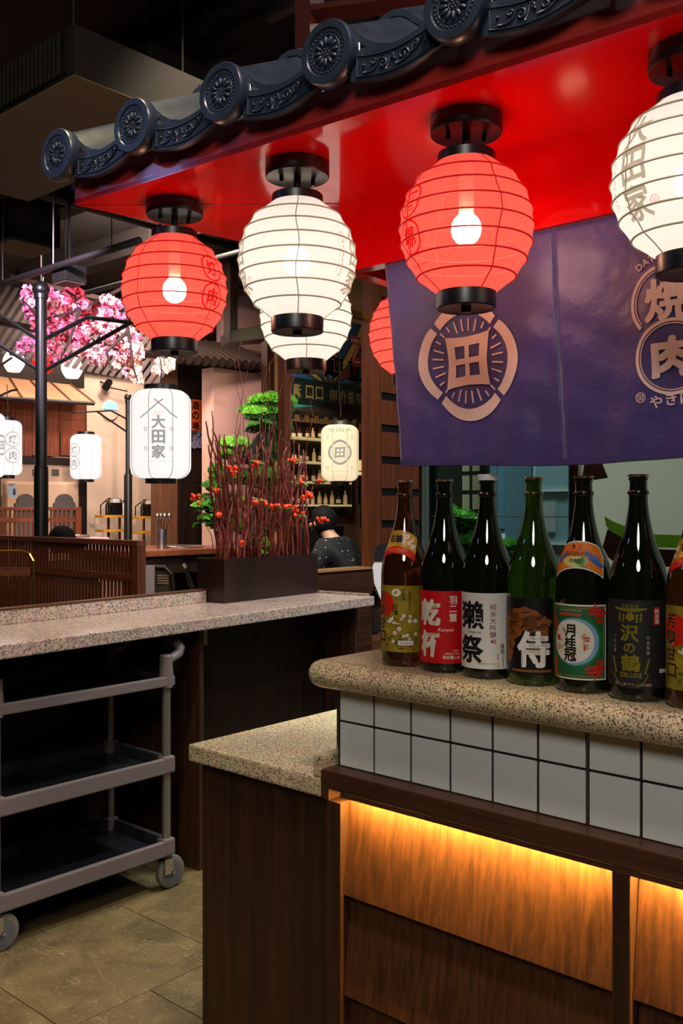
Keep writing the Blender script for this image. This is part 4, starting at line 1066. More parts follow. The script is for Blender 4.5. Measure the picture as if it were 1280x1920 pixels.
# ---- lattice partitions
def lattice(name, label, a, b, z1, pitch, sw, mid, rail=.04, group=None, postw=.055):
    a, b = Vector((a[0], a[1], 0)), Vector((b[0], b[1], 0)); L = (b - a).length
    t = thing(name, label, 'partition', (a.x, a.y, ZP), math.atan2((b - a).y, (b - a).x), group)
    H = z1 - ZP
    ob('top_rail', bx(0, L, -.03, .03, H - .03, H), M_REDWOODX, t, bevel=.003)
    for z in (mid - ZP, .10): ob('rail', bx(.0, L - postw, -.014, .014, z - rail / 2, z + rail / 2), M_REDWOODX, t)
    ob('post', bx(L - postw, L, -.0275, .0275, 0.0005, H - .0305), M_REDWOOD, t, bevel=.002)
    ob('post', bx(0, .04, -.0275, .0275, 0.0005, H - .0305), M_REDWOOD, t, bevel=.002)
    sm = None; n = int((L - postw - .06) / pitch)
    for k in range(n):
        x = .055 + k * pitch
        if sm is None: o = ob('slat', bx(-sw / 2, sw / 2, -.005, .005, .02, H - .0305), M_REDWOOD, t); sm = o.data; o.location = (x, 0, 0)
        else: share('slat', sm, t, (x, 0, 0))
    return t
lattice('lattice_partition', 'dark red wooden lattice partition just behind the long worktop', (-6.05, 3.16), (-4.19, 3.10), 1.25, .037, .015, 1.042)
lattice('lattice_partition', 'smaller wooden lattice partition further back before the beige bench', (-7.5, 3.5), (-7.5, 4.86), 1.44, .044, .018, 1.325, group=None)
# ---- lamp posts with arms
M_IRON = pm('black_iron', (16, 20, 19), .35, spec=.6)
def lamp_post(label, px, Z, ytop, ybase, r0, r1, ysleeve, arms):
    p = at(px, 955, Z); t = thing('lamp_post', label, 'lamp post', (p.x, p.y, ZP), 0)
    zt = at(px, ytop, Z).z - ZP; zs = at(px, ysleeve, Z).z - ZP
    sharp(ob('pole', lathe(B(), [(0, 0.001), (r1, .001), (r1, zs - .02), (r1 * .96, zs), (r0, zs), (r0, zt - .05), (r0 * .8, zt - .05), (0, zt - .05)], 20), M_IRON, t), 30)
    sharp(ob('finial_ball', sphere(lathe(B(), [(0, zt - .06), (r0 * 1.25, zt - .06), (r0 * 1.25, zt - .03), (0, zt - .03)], 16), (0, 0, zt), r0 * 1.55, 2), M_IRON, t), 50)
    for pts in arms:
        q = [at(x, y, Zq) - Vector((p.x, p.y, ZP)) for x, y, Zq in pts]
        ob('arm', tube(B(), q, r0 * .36, 6), M_IRON, t)
    for yc in arms[0][:1]: pass
    sharp(ob('collar', lathe(B(), [(r0, zs + .02), (r0 * 1.2, zs + .02), (r0 * 1.2, zs - .02), (r1, zs - .02)], 20, cap=False), M_IRON, t), 30)
    return t
lamp_post('tall black lamp post with round finial in front of the cherry blossom', 77, 6.15, 543, 1003, .037, .046, 880,
          [[(84, 636, 6.15), (164, 595, 5.9), (262, 607, 5.6)], [(84, 695, 6.15), (245, 605, 5.65)], [(72, 637, 6.15), (-10, 584, 6.15)], [(72, 694, 6.15), (-10, 640, 6.15)], [(262, 607, 5.6), (301, 610, 5.5)]])
lamp_post('thin black lamp post before the beige wall', 240, 10.6, 745, 1003, .028, .046, 890,
          [[(238, 786, 10.6), (208, 770, 10.4), (134, 774, 10.3)], [(238, 810, 10.6), (182, 772, 10.35)]])
lamp_post('black lamp post at the left picture edge', -8, 9.2, 560, 1003, .03, .05, 880, [[(-6, 745, 9.2), (22, 732, 9.0), (32, 731, 8.95)], [(-6, 690, 9.2), (22, 671, 9.0)]])
# ---- tall cylindrical lanterns
SH_C = shade_mat('pale_lantern', (150, 146, 142), .0, (255, 251, 249), .80, (255, 255, 255))
SH_C2 = shade_mat('cream_lantern', (190, 176, 150), .0, (255, 236, 200), .62, (255, 255, 255))
PR_C = shade_mat('pale_lantern_print', (90, 88, 86), .0, (206, 200, 196), .52, (255, 255, 255))
PR_CR = shade_mat('pale_lantern_red_print', (220, 150, 130), .0, (250, 170, 150), .62, (255, 255, 255))
def cyl_lantern(label, px, py, Z, W_, H_, prints=(), rib=8, shade=None, hang=None, mirror=False):
    c = at(px, py, Z); t = thing('cylinder_lantern', label, 'lantern', (c.x, c.y, c.z - H_ / 2), 0, 'tall white cylinder lanterns')
    R = W_ / 2; cr = R * .42; prof = []
    def rad(z):
        z = min(max(z, 0), H_); e = min(z, H_ - z)
        return R if e >= cr else R - cr + math.sqrt(max(0, cr * cr - (cr - e) ** 2))
    for k in range(41): z = H_ * (0.5 - .5 * math.cos(PI * k / 40)); prof.append((rad(z), z))
    sh = ob('shade', lathe(B(), prof, 48, cap=False), shade or SH_C, t, smooth=True)
    ca = math.atan2(-c.y, -c.x)
    for k in range(rib):
        a = ca + 2 * PI * (k + .5) / rib
        ob('rib', tube(B(), [((r + .0005) * math.cos(a), (r + .0005) * math.sin(a), z) for r, z in prof], .0018 * W_ / .35, 4), pm('rib_grey', (150, 146, 140), .7), t)
    sharp(ob('top_cap', lathe(B(), [(0, H_ - .002), (R * .55, H_ - .002), (R * .55, H_ + .03), (0, H_ + .03)], 32), M_BLACK, t), 30)
    sharp(ob('bottom_cap', lathe(B(), [(0, -.028), (R * .5, -.028), (R * .52, .002), (0, .002)], 32), M_BLACK, t), 30)
    h = hang or (H_ + .28)
    ob('chain', tube(B(), [(0, 0, H_ + .03), (.012, 0, H_ + .12), (-.006, 0, H_ + .2), (0, 0, h)], .004, 5), M_IRON, t)
    for deg, bm, m in prints:
        a0 = ca + math.radians(deg)
        def f(u, v): z = H_ / 2 + v; r = rad(z) + .0015; a = a0 + (u / R); return Vector((r * math.cos(a), r * math.sin(a), z))
        mapped('lettering', bm, f, m, sh, .03, .03)
    return t
def circles(s, r, sc):
    bm = B()
    for q, ch in enumerate(s):
        v = .07 * sc - .14 * sc * q; arc2(bm, 0, v, r * .9, r, n=32); t2(bm, ch, 0, v, r * 1.15, .02)
    return bm
def bigprint():
    a = B(); t2(a, '大田家', 0, .06, .078, .035, vert=True, pitch=1.08)
    for s in (-1, 1):
        line2(a, [(-s * .025, .19), (s * .03, .145), (s * .07, .11), (s * .11, .085)], .008)
        for v in (.02, -.09): arc2(a, s * .075, v, .009, .012, n=16); t2(a, '田', s * .075, v, .011, 0)
    b = B(); t2(b, 'SINCE', 0, .115, .012, 0, w=.048); t2(b, '2014', 0, .098, .012, 0, w=.036); t2(b, 'DATIANJIA YAKINIKU BAR', 0, -.165, .009, 0, w=.16)
    return [(-4, a, PR_C), (-4, b, PR_CR)]
cyl_lantern('big white cylinder lantern with grey brush characters below the red lantern', 301, 815, 5.5, .352, .515, bigprint(), 8, hang=.9)
def ringp(R):
    a = B(); crest(a, R); return a
cyl_lantern('small white cylinder lantern before the wood cabinet and beige wall', 161, 857, 10.3, .335, .49, [(-48, circles('焼肉', .072, 1), PR_C)], 8, hang=.75)
cyl_lantern('white cylinder lantern near the left edge showing two ringed characters', 14, 840, 8.3, .245, .48, [(22, circles('焼肉', .068, 1), PR_C)], 8, hang=.8)
cyl_lantern('white cylinder lantern cut off by the left picture edge', -22, 835, 7.3, .25, .50, [(50, ringp(.08), PR_C)], 8, hang=.7)
a = ringp(.095); b = B(); t2(b, '大田家', 0, .17, .03, 0, w=.2, mir=True)
for s in (-1, 1):
    for v in (.115, -.115): arc2(b, s * .10, v, .009, .013, n=16)
c2 = B(); t2(c2, 'DATIANJIA YAKINIKU', 0, -.145, .012, 0, w=.21, mir=True); t2(c2, 'SINCE 2014', 0, -.17, .008, 0, w=.12, mir=True)
cyl_lantern('cream cylinder lantern with square crest behind the twigs', 637, 850, 7.2, .286, .428, [(0, a, PR_C), (0, b, PR_C), (0, c2, PR_CR)], 8, SH_C2, hang=2.46)
# ---- cherry blossom
sk = thing('cherry_blossom_branch', 'pink cherry blossom branches hanging from the dark ceiling', 'blossom branch', at(200, 560, 6.6), 0)
so = pt(sk)
M_BARK = pm('dark_bark', (40, 26, 24), .8)
limbs = [[(300, 470, 6.6), (230, 540, 6.5), (150, 580, 6.4), (80, 600, 6.3), (40, 560, 6.3)], [(230, 540, 6.5), (240, 620, 6.4), (250, 690, 6.3), (258, 715, 6.3)], [(150, 580, 6.4), (130, 640, 6.3), (110, 680, 6.2)], [(230, 540, 6.5), (290, 640, 6.5), (315, 685, 6.4)], [(240, 620, 6.4), (200, 660, 6.3), (210, 700, 6.3)], [(150, 580, 6.4), (140, 555, 6.4), (125, 545, 6.4)]]
for l in limbs: ob('branch', tube(B(), [at(*q) - so for q in l], [.016 * (1 - .7 * i / (len(l) - 1)) for i in range(len(l))], 6), M_BARK, sk)
ob('hanger', tube(B(), [at(300, 470, 6.6) - so, Vector((at(300, 470, 6.6).x, at(300, 470, 6.6).y, 4.1)) - so], .008, 6), M_BARK, sk)
rb = random.Random(11)
def blossom_mesh(seed):
    r = random.Random(seed); bm = B()
    for f in range(7):
        d = Vector((r.gauss(0, 1), r.gauss(0, 1), r.gauss(0, 1))).normalized(); c = d * .030
        u = d.orthogonal().normalized(); w = d.cross(u)
        for p in range(6):
            a = 2 * PI * p / 6 + r.random(); o = u * math.cos(a) + w * math.sin(a); s = u * -math.sin(a) + w * math.cos(a); L = r.uniform(.026, .036)
            vs = [c, c + o * L * .6 + s * L * .42 + d * L * .25, c + o * L + d * L * r.uniform(.2, .6), c + o * L * .6 - s * L * .42 + d * L * .25]
            vv = [bm.verts.new(v) for v in vs]; bm.faces.new(vv[:3]); bm.faces.new((vv[0], vv[2], vv[3]))
    me = bpy.data.meshes.new('blossom'); bm.to_mesh(me); bm.free(); return me
bms = []
for cname, c in (('petal_pink', (240, 118, 160)), ('petal_pale', (246, 178, 192)), ('petal_deep', (226, 78, 108)), ('petal_cream', (244, 190, 174))):
    m = pm(cname, c, .8)
    for s in (1, 2):
        me = blossom_mesh(s + len(bms)); me.materials.append(m); bms.append(me)
regions = [((165, 590), (120, 32), 62, (0, 1, 4, 5, 2, 3)), ((85, 575), (45, 34), 26, (0, 1, 2, 3)), ((120, 640), (60, 30), 30, (0, 1, 2, 3)), ((200, 640), (70, 32), 46, (2, 3, 6, 7, 0)), ((245, 675), (36, 26), 22, (6, 7, 2, 3)), ((210, 668), (45, 18), 16, (6, 7, 3)), ((140, 612), (80, 30), 30, (0, 1, 4, 2)), ((255, 705), (10, 14), 5, (6, 2)), ((300, 685), (26, 12), 7, (6, 7)), ((60, 642), (26, 14), 8, (0, 1)), ((110, 668), (14, 14), 6, (0, 1)), ((55, 550), (18, 14), 10, (2, 3, 0)), ((110, 548), (20, 10), 8, (0, 4)), ((150, 560), (18, 16), 8, (0, 4, 5)), ((205, 575), (22, 16), 10, (2, 0))]
for (cx, cy), (rx, ry), n, pal in regions:
    for k in range(n):
        a, q = rb.uniform(0, 2 * PI), math.sqrt(rb.random()) ** .8
        share('blossom', bms[rb.choice(pal)], sk, at(cx + rx * q * math.cos(a), cy + ry * q * math.sin(a), 6.55 + rb.uniform(-.2, .3)) - so, (rb.uniform(0, 6), rb.uniform(0, 6), rb.uniform(0, 6)), (rb.uniform(.55, .85),) * 3)
# ---- slatted canopy with small lanterns below
pg = thing('slatted_canopy', 'sloping grey slatted canopy over the booths behind the blossom', 'canopy', at(150, 700, 8.6), 0)
go = pt(pg)
e0, e1 = at(-60, 648, 8.3), at(300, 722, 9.0)
M_SLATG = pm('weathered_slat', (132, 118, 108), .7, var=.2, vscale=12)
N = 25; up = Vector((.50, .12, .52))
sl = bx(0, .085, -.02, .02, -.010, .010)
for k in range(N):
    p = e0.lerp(e1, k / N) - go
    bm = B(); d = (e1 - e0).normalized(); th = Vector((0, 0, -.012))
    extr(bm, [p, p + d * .036, p + d * .036 + up, p + up], th)
    ob('slat', bm, M_SLATG, pg)
ob('edge_beam', tube(B(), [e0 - go + up * .5 + Vector((0, 0, -.05)), e1 - go + up * .5 + Vector((0, 0, -.05))], .03, 4), M_DARKW, pg)
ob('edge_beam', tube(B(), [e0 - go + up, e1 - go + up], .05, 4), M_DARKW, pg)
for q in (.15, .9): ob('hanger', tube(B(), [e0.lerp(e1, q) - go + up, Vector(((e0.lerp(e1, q) + up).x, (e0.lerp(e1, q) + up).y, 4.1)) - go], .01, 5), M_IRON, pg)
SM_W = shade_mat('small_white_shade', (200, 190, 180), 0, (255, 244, 232), .8, (255, 255, 255)); SM_R = shade_mat('small_red_shade', (200, 40, 30), 0, (255, 40, 30), .7, (255, 255, 255))
for px, py, m, lb in ((26, 702, SM_W, 'small white lantern under the slatted canopy, leftmost'), (81, 704, SM_R, 'small red lantern under the slatted canopy beside the lamp post'), (135, 714, SM_W, 'small white lantern under the slatted canopy, rightmost')):
    c = at(px, py - 24, 9.2); t = thing('small_lantern', lb, 'lantern', c, 0, 'small lanterns under the slatted canopy')
    ob('shade', lathe(B(), [(.06 + .045 * math.sin(PI * k / 8), -.1 + .2 * k / 8 + (0)) for k in range(9)], 24), m, t, smooth=True)
    ob('cap', lathe(B(), [(0, .1), (.05, .1), (.05, .12), (0, .12)], 16), M_BLACK, t)
    ob('cord', tube(B(), [(0, 0, .12), (0, 0, 4.1 - c.z)], .003, 4), M_BLACK, t)
# ---- wooden wall cabinets with awning, bench, sockets (left end)
XC = -9.45
def wb(name, px0, px1, y0, y1, X, d, m, parent, bevel=0):
    """box on the plane X (facing the room), from the picture outline, d deep backwards"""
    a, b = onX(px0, y1, X), onX(px1, y0, X); zz0 = a.z; zz1 = EYE - (y0 - HZ) / FPX * (X / ray((px0 + px1) / 2).x); zz0 = EYE - (y1 - HZ) / FPX * (X / ray((px0 + px1) / 2).x)
    bm = bx(X - d, X, min(a.y, b.y), max(a.y, b.y), zz0, zz1); mv(bm, -pt(parent)); return ob(name, bm, m, parent, bevel=bevel)
cb = thing('wall_cabinet', 'reddish wood panelled cabinet wall below the pale awning', 'cabinet', onX(80, 1000, XC), 0)
cb.location.z = 0
M_CABW = wood('cabinet_wood', (96, 48, 30), (140, 76, 48), 'z')
for a, b in ((-60, -8), (-7, 30), (31, 60), (61, 112), (113, 163)): wb('panel', a, b, 752, 855, XC, .3, M_CABW, cb, .004)
wb('dark_rail', -60, 163, 855.5, 869, XC - .01, .28, M_DARKW, cb)
wb('door_handle', 112.4, 114, 812, 853, XC + .012, .010, M_BLACK, cb)
wb('lower_back', -60, 150, 869.5, 1110, XC - .05, .24, pm('beige_panel', (186, 160, 130), .7), cb)
wb('end_post', 150.5, 163, 900, 1110, XC - .02, .28, M_DARKW, cb)
aw = thing('pale_awning', 'pale brown lean-to awning with battens above the wood cabinets', 'awning', onX(80, 755, XC + .45), 0)
ao = pt(aw); M_AWN = pm('awning_sheet', (176, 132, 100), .7, var=.12, vscale=4)
f0, f1, b0, b1 = at(-60, 742, 9.3), at(176, 757, 10.45), at(-60, 705, 10.1), at(118, 712, 11.4)
pts = [(f0.lerp(f1, k / 5), b0.lerp(b1, k / 5)) for k in range(6)]
for (a, b), (c, d) in zip(pts, pts[1:]): ob('sheet', extr(B(), [a - ao, c - ao, d - ao, b - ao], (0, 0, .012)), M_AWN, aw)
for a, b in pts: ob('batten', tube(B(), [a - ao + Vector((0, 0, .01)), b - ao + Vector((0, 0, .01))], .02, 4), pm('batten_brown', (110, 74, 54), .7), aw)
ob('gutter', tube(B(), [f0 - ao, f1 - ao], .022, 6), pm('dark_gutter', (40, 34, 34), .6), aw)
ua, ub = onX(-60, 700, XC - .35), onX(158, 700, XC - .35)
tag(ob('shade_panel_2', bx(XC - .45, XC - .35, ua.y, ub.y, onX(50, 716, XC - .35).z, 4.099), M_DARKW), kind='structure')  # dark panel added where the zone above the awning lies unlit
tag(ob('shade_panel_1', bx(-10.149, -10.05, 5.4, 9.4, 3.12, 4.099), M_DARKW), kind='structure')  # dark panel added so gaps between the canopy slats look unlit
bn = thing('padded_bench', 'beige padded high-back bench at the far left', 'bench', onX(80, 1000, -9.1), 0); bn.location.z = ZP
wb('back_cushion', 14, 74, 903, 1060, -9.22, .12, pm('beige_vinyl', (196, 168, 136), .5), bn, .03); wb('back_cushion', 75, 148, 903, 1060, -9.22, .12, MATS['beige_vinyl'], bn, .03)
wb('seat', 14, 148, 1058, 1100, -8.7, .5, MATS['beige_vinyl'], bn, .03)
for px, lb in ((46, 'grey arched chair back before the bench, left one'), (119, 'grey arched chair back before the bench, right one')):
    t = thing('dining_chair', lb, 'chair', onX(px, 1000, -8.5), 0, 'arched chairs before the bench'); t.location.z = ZP
    w = .1; zt = onX(px, 926, -8.5).z - ZP
    w = (onX(px + 20, 950, -8.5).y - onX(px - 20, 950, -8.5).y) / 2
    pts = [(-w, .45), (w, .45), (w, zt - .10)] + [(w * math.cos(PI * k / 12) * .8, zt - .08 + .08 * math.sin(PI * k / 12)) for k in range(13)] + [(-w, zt - .10)]
    ob('backrest', extr(B(), [(0, y, z) for y, z in pts], (.03, 0, 0)), pm('grey_felt', (86, 84, 78), .8), t, bevel=.004)
    ob('seat', bx(.031, .42, -w, w, .42, .46), MATS['grey_felt'], t, bevel=.01)
    for sx in (.04, .39):
        for sy in (-w + .02, w - .02): ob('leg', bx(sx - .015, sx + .015, sy - .015, sy + .015, 0.001, .42), M_DARKW, t)
for px, lb in ((67, 'wall socket behind the lamp post, left of it'), (103, 'wall socket peeping out right of the lamp post')):
    t = thing('wall_socket', lb, 'socket', onX(px, 886, XC - .05), 0, 'wall sockets above the bench')
    ob('plate', bx(.0005, .012, -.045, .045, -.037, .037), pm('dark_grey_plastic', (86, 80, 74), .4), t, bevel=.003)
    ob('socket_ring', lathe(B(), [(.012, .012), (.026, .012), (.026, .02), (.012, .02)], 20, axis=Vector((1, 0, 0))), CAPS, t)
t = thing('small_poster', 'small pale blue poster with a dark figure and red marks on the bench wall', 'poster', onX(23, 919, -9.0), 0)
ob('sheet', bx(0, .004, -.045, .045, -.075, .075), pm('pale_blue_print', (150, 178, 206), .6), t)
ob('printed_figure', extr(B(), [(.0045, y, z) for y, z in ((.005, -.05), (.035, -.05), (.032, .0), (.026, .02), (.014, .02), (.008, .0))], (.0008, 0, 0)), pm('figure_blue', (46, 44, 70), .6), t)
ob('printed_mark', bx(.0045, .0055, -.04, -.02, .045, .065), pm('poster_red', (206, 60, 60), .6), t); ob('printed_mark', bx(.0045, .0055, -.012, .008, .045, .065), MATS['poster_red'], t)
# ---- beige wall: half-moon lamp, condiment shelves
c = onX(204, 768, -10.15); t = thing('half_moon_lamp', 'round wall light glowing blue in its upper half on the beige wall', 'wall lamp', c, 0)
R = .105
sharp(ob('back_plate', lathe(B(), [(0, .001), (R * 1.25, .001), (R * 1.25, .03), (0, .03)], 40, axis=Vector((1, 0, 0))), M_PLASTER, t), 30)
ob('glow_half', extr(B(), [(.031, R * math.cos(PI * k / 20), R * math.sin(PI * k / 20)) for k in range(21)], (.02, 0, 0)), emis('blue_white_glow', (150, 190, 255), 2.2), t)
t = thing('track_spotlight', 'small purple-lit spotlight on a bracket above the round wall light', 'spotlight', onX(201, 722, -10.0), 0)
ob('head', lathe(B(), [(0, -.08), (.045, -.08), (.05, .06), (0, .06)], 16, axis=Vector((.4, -.6, -.5))), M_BLACK, t); ob('bracket', tube(B(), [(0, 0, 0), (-.15, 0, .06)], .01, 6), M_BLACK, t)
ob('bracket_arm', tube(B(), [(0, .05, -.03), (0, .30, -.05)], .008, 6), M_STEEL, t)
M_OCHRE = pm('ochre_board', (206, 150, 40), .5)
for px0, px1, yt, yb, lb in ((186, 238, 966, 993, 'ochre two-tier condiment shelf left of the thin lamp post'), (251, 306, 968, 996, 'ochre two-tier condiment shelf right of the thin lamp post')):
    X = -9.6; a, b = onX(px0, yt, X), onX(px1, yt, X); z1, z0 = a.z, onX(px0, yb, X).z
    t = thing('condiment_shelf', lb, 'shelf', (X, (a.y + b.y) / 2, ZP), 0, 'ochre condiment shelves'); h = (b.y - a.y) / 2
    ob('board', bx(-.09, .09, -h, h, z1 - ZP - .03, z1 - ZP), M_OCHRE, t, bevel=.003); ob('board', bx(-.09, .09, -h, h, z0 - ZP - .03, z0 - ZP), M_OCHRE, t, bevel=.003)
    for y in (-h * .35, h * .45): ob('upright', bx(-.012, .012, y - .012, y + .012, 0.001, z1 - ZP - .0305), M_BRASS, t); ob('upright', bx(-.012, .012, y - .012, y + .012, z1 - ZP + .0005, z1 - ZP + .2), M_BRASS, t)
    ob('top_wire', tube(B(), [(0, -h * .9, z1 - ZP + .001), (0, -h * .9, z1 - ZP + .12), (0, -h * .35, z1 - ZP + .2), (0, h * .45, z1 - ZP + .2)], .008, 6), M_BLACKM, t)
    side = 'left' if px0 < 200 else 'right'
    for kk, (y, w, hh, m, nm, cat, ll) in enumerate(((-.5, .04, .19, M_BLACKM, 'pepper_mill', 'pepper mill', 'dark pepper mill on the %s ochre shelf' % side), (.05, .07, .15, M_BLACK, 'napkin_box', 'box', 'black napkin box on the %s ochre shelf' % side), (.62, .05, .18, CAPW, 'sauce_bottle', 'bottle', 'pale sauce bottle on the %s ochre shelf' % side), (.86, .03, .22, M_BLACKM, 'soy_bottle', 'bottle', 'slim dark bottle at the end of the %s ochre shelf' % side))):
        q = thing(nm, ll, cat, (X + .02, (a.y + b.y) / 2 + y * h, z1 + .001), 0)
        if nm == 'napkin_box':
            ob('box', bx(-.06, .06, -w, w, 0, hh), m, q, bevel=.008); ob('napkins', bx(-.03, .03, -w * .7, w * .7, hh + .0005, hh + .05), CAPW, q)
        else:
            sharp(ob('body', lathe(B(), [(0, 0), (w * .6, 0), (w * .6, hh * .6), (w * .35, hh * .72), (w * .35, hh * .85), (0, hh * .85)], 16), m, q), 30)
            sharp(ob('cap', lathe(B(), [(0, hh * .855), (w * .42, hh * .855), (w * .42, hh), (0, hh)], 16), M_STEEL, q), 30)
# ---- dining table with grill, cutlery pot
tb = thing('dining_table', 'reddish wood dining table with round grill beyond the lattice', 'table', (-6.75, 5.15, ZP), 0)
a = at(272, 1031, 8.2); b = at(400, 1020, 8.9); zt = 1.075 - ZP
tb.location = (b.x - .45, (a.y + b.y) / 2, ZP)
ob('table_top', bx(-.1, .9, -.85, .45, zt - .05, zt), M_REDWOODX, tb, bevel=.006)
ob('table_apron', bx(0, .85, -.75, .4, zt - .2, zt - .0505), M_DARKW, tb); ob('pedestal', bx(.2, .5, -.4, .2, .001, zt - .2005), M_DARKW, tb)
tp = pt(tb)
g = at(338, 1022, 8.55); t = thing('table_grill', 'round steel grill plate set on the dining table', 'grill', (g.x, g.y, ZP + zt + .0005), 0)
sharp(ob('rim', lathe(B(), [(.05, .0), (.20, .0), (.205, .012), (.19, .018), (.05, .010)], 36), M_STEEL, t), 30); ob('grate', lathe(B(), [(0, .002), (.0495, .002), (.0495, .012), (0, .014)], 24), M_BLACKM, t)
g = at(303, 1024, 8.3); t = thing('cutlery_pot', 'steel pot of spoons and chopsticks on the dining table', 'cutlery pot', (g.x, g.y, ZP + zt + .0005), 0)
sharp(ob('pot', lathe(B(), [(0, 0), (.045, 0), (.047, .17), (.043, .17), (.041, .01), (0, .01)], 24), M_STEEL, t), 30)
for k, (dx, dy) in enumerate(((-.03, .0), (0, .02), (.02, -.02), (.03, .03), (.0, -.03))):
    s = ob('spoon', tube(B(), [(0, 0, .012), (dx * 1.5, dy * 1.5, .26)], .004, 6), M_CHROME, t); ob('bowl', sphere(B(), (dx * 1.6, dy * 1.6, .285), .018, 2, (1, 1, 1.5)), M_CHROME, s, smooth=True)
g = at(225, 1004, 7.9)
t = thing('serving_table', 'pale table with a low steel tray behind the lattice partition', 'table', (g.x, g.y, ZP), 0)
zz = at(200, 1008, 7.7).z - ZP
ob('table_top', bx(-.42, .05, -.62, -.14, zz - .03, zz), pm('pale_top', (206, 176, 160), .4), t, bevel=.005); ob('pedestal', bx(-.27, -.1, -.45, -.3, .001, zz - .0305), M_DARKW, t)
q = thing('steel_tray', 'low steel tray lying on the pale table', 'tray', (g.x - .17, g.y - .36, ZP + zz + .0005), 0); ob('tray', lathe(B(), [(0, 0), (.14, 0), (.17, .02), (.16, .02), (.13, .006), (0, .006)], 30), M_STEEL, q); ob('lid_knob', sphere(B(), (0, 0, .014), .012, 2), M_STEEL, q)
# ---- chairs near the worktop
def tub(pts, r, n=8): return tube(B(), pts, r, n)
g = at(20, 1000, 5.05)
t = thing('brass_chair', 'chair with rounded brass tube backrest at the left edge', 'chair', (g.x, g.y, ZP), 0)
rr3 = Vector((RT.x, RT.y, 0)); ff3 = Vector((FW.x, FW.y, 0))
def L3(a, b, z): return rr3 * a + ff3 * b + Vector((0, 0, z))
zt = at(30, 1034, 5.05).z - ZP; wch = .12
ob('back_frame', tub([L3(-.2, 0, .10), L3(-.2, 0, zt - .05), L3(-.18, 0, zt - .01), L3(-.14, 0, zt), L3(.06, 0, zt), L3(wch - .02, 0, zt - .015), L3(wch, 0, zt - .05), L3(wch, 0, .10)], .010), M_BRASS, t)
ob('back_rail', extr(B(), [L3(-.195, -.004, zt - .13), L3(wch - .012, -.004, zt - .13), L3(wch - .012, -.004, zt - .085), L3(-.195, -.004, zt - .085)], ff3 * .012), M_REDWOODX, t)
ob('back_rail', extr(B(), [L3(-.195, -.004, zt - .34), L3(wch - .012, -.004, zt - .34), L3(wch - .012, -.004, zt - .315), L3(-.195, -.004, zt - .315)], ff3 * .012), M_BRASS, t)
ob('seat', extr(B(), [L3(-.22, .02, .44), L3(wch + .02, .02, .44), L3(wch + .02, .42, .44), L3(-.22, .42, .44)], (0, 0, .04)), M_BLACK, t, bevel=.006)
for a_, b_ in ((-.2, 0), (wch, 0), (-.2, .4), (wch, .4)): ob('leg', tub([L3(a_, b_, .001), L3(a_, b_, .44 if b_ else .11)], .010), M_BRASS, t)
g = at(296, 1000, 6.2)
t = thing('cane_chair', 'wooden chair with perforated cane back and grey cloth over it', 'chair', (g.x, g.y, ZP), 0)
zt = at(300, 1064, 6.2).z - ZP
ob('back_frame', tub([L3(-.10, .06, .40), L3(-.10, .03, zt - .02), L3(-.07, .02, zt), L3(.05, 0, zt), L3(.09, 0, zt - .04), L3(.115, .02, .40)], .016), M_DARKW, t)
ob('cane_panel', extr(B(), [L3(-.09, .03, zt - .2), L3(.10, .02, zt - .2), L3(.085, .01, zt - .012), L3(-.09, .03, zt - .012)], ff3 * .006), pm('cane', (58, 42, 26), .6), t)
for i in range(6):
    for j in range(4): ob('cane_hole', extr(B(), [L3(-.005 + i * .013, .008, zt - .11 + j * .017), L3(.003 + i * .013, .008, zt - .11 + j * .017), L3(.003 + i * .013, .008, zt - .10 + j * .017), L3(-.005 + i * .013, .008, zt - .10 + j * .017)], ff3 * .003), pm('cane_light', (150, 128, 90), .6), t)
ob('seat', extr(B(), [L3(-.15, .06, .40), L3(.16, .06, .40), L3(.16, .42, .40), L3(-.15, .42, .40)], (0, 0, .04)), M_DARKW, t, bevel=.005)
for a_, b_ in ((-.13, .09), (.14, .09), (-.13, .39), (.14, .39)): ob('leg', tub([L3(a_, b_, .001), L3(a_, b_, .40)], .014), M_DARKW, t)
q = thing('grey_cloth', 'grey cloth draped over the cane chair beside the lattice post', 'cloth', (g.x, g.y, ZP + .45), 0)
ob('cloth', extr(B(), [L3(-.115, -.012, zt - .70), L3(-.02, -.012, zt - .70), L3(-.015, -.012, zt - .43), L3(-.02, -.006, zt - .435), L3(-.115, -.006, zt - .435), L3(-.118, -.012, zt - .44)], ff3 * -.01), pm('grey_linen', (150, 134, 130), .85), q)
g = at(362, 1105, 4.9)
t = thing('side_stand', 'low dark stand behind the long worktop carrying a pair of tongs', 'stand', (g.x, g.y, 0), 0)
ob('top', bx(-.12, .12, -.12, .12, .93, .95), M_DARKW, t); ob('column', bx(-.03, .03, -.03, .03, .301, .9295), M_DARKW, t); ob('foot', bx(-.1, .1, -.1, .1, .3, .3005), M_DARKW, t)
q = thing('steel_tongs', 'steel tongs leaning upright behind the worktop left of the planter', 'tongs', (g.x, g.y, .951), 0)
a, b = L3(.02, 0, .0), L3(-.045, 0, .165)
ob('tong_arm', tub([a, a.lerp(b, .5) + L3(-.008, 0, 0), b], .006, 6), M_CHROME, q); ob('tong_arm', tub([a + L3(.012, 0, 0), a.lerp(b, .5) + L3(.008, 0, .004), b + L3(.006, 0, .004)], .006, 6), M_CHROME, q)
ob('grip', tub([b + L3(.003, 0, -.004), b + L3(-.008, 0, .02)], .013, 10), CAPS, q)
g = at(724, 1040, 5.6)
t = thing('lounge_chair', 'chair with white shell and black padded top behind the first bottle', 'chair', (g.x, g.y, ZP), 0)
zt = at(710, 1018, 5.6).z - ZP
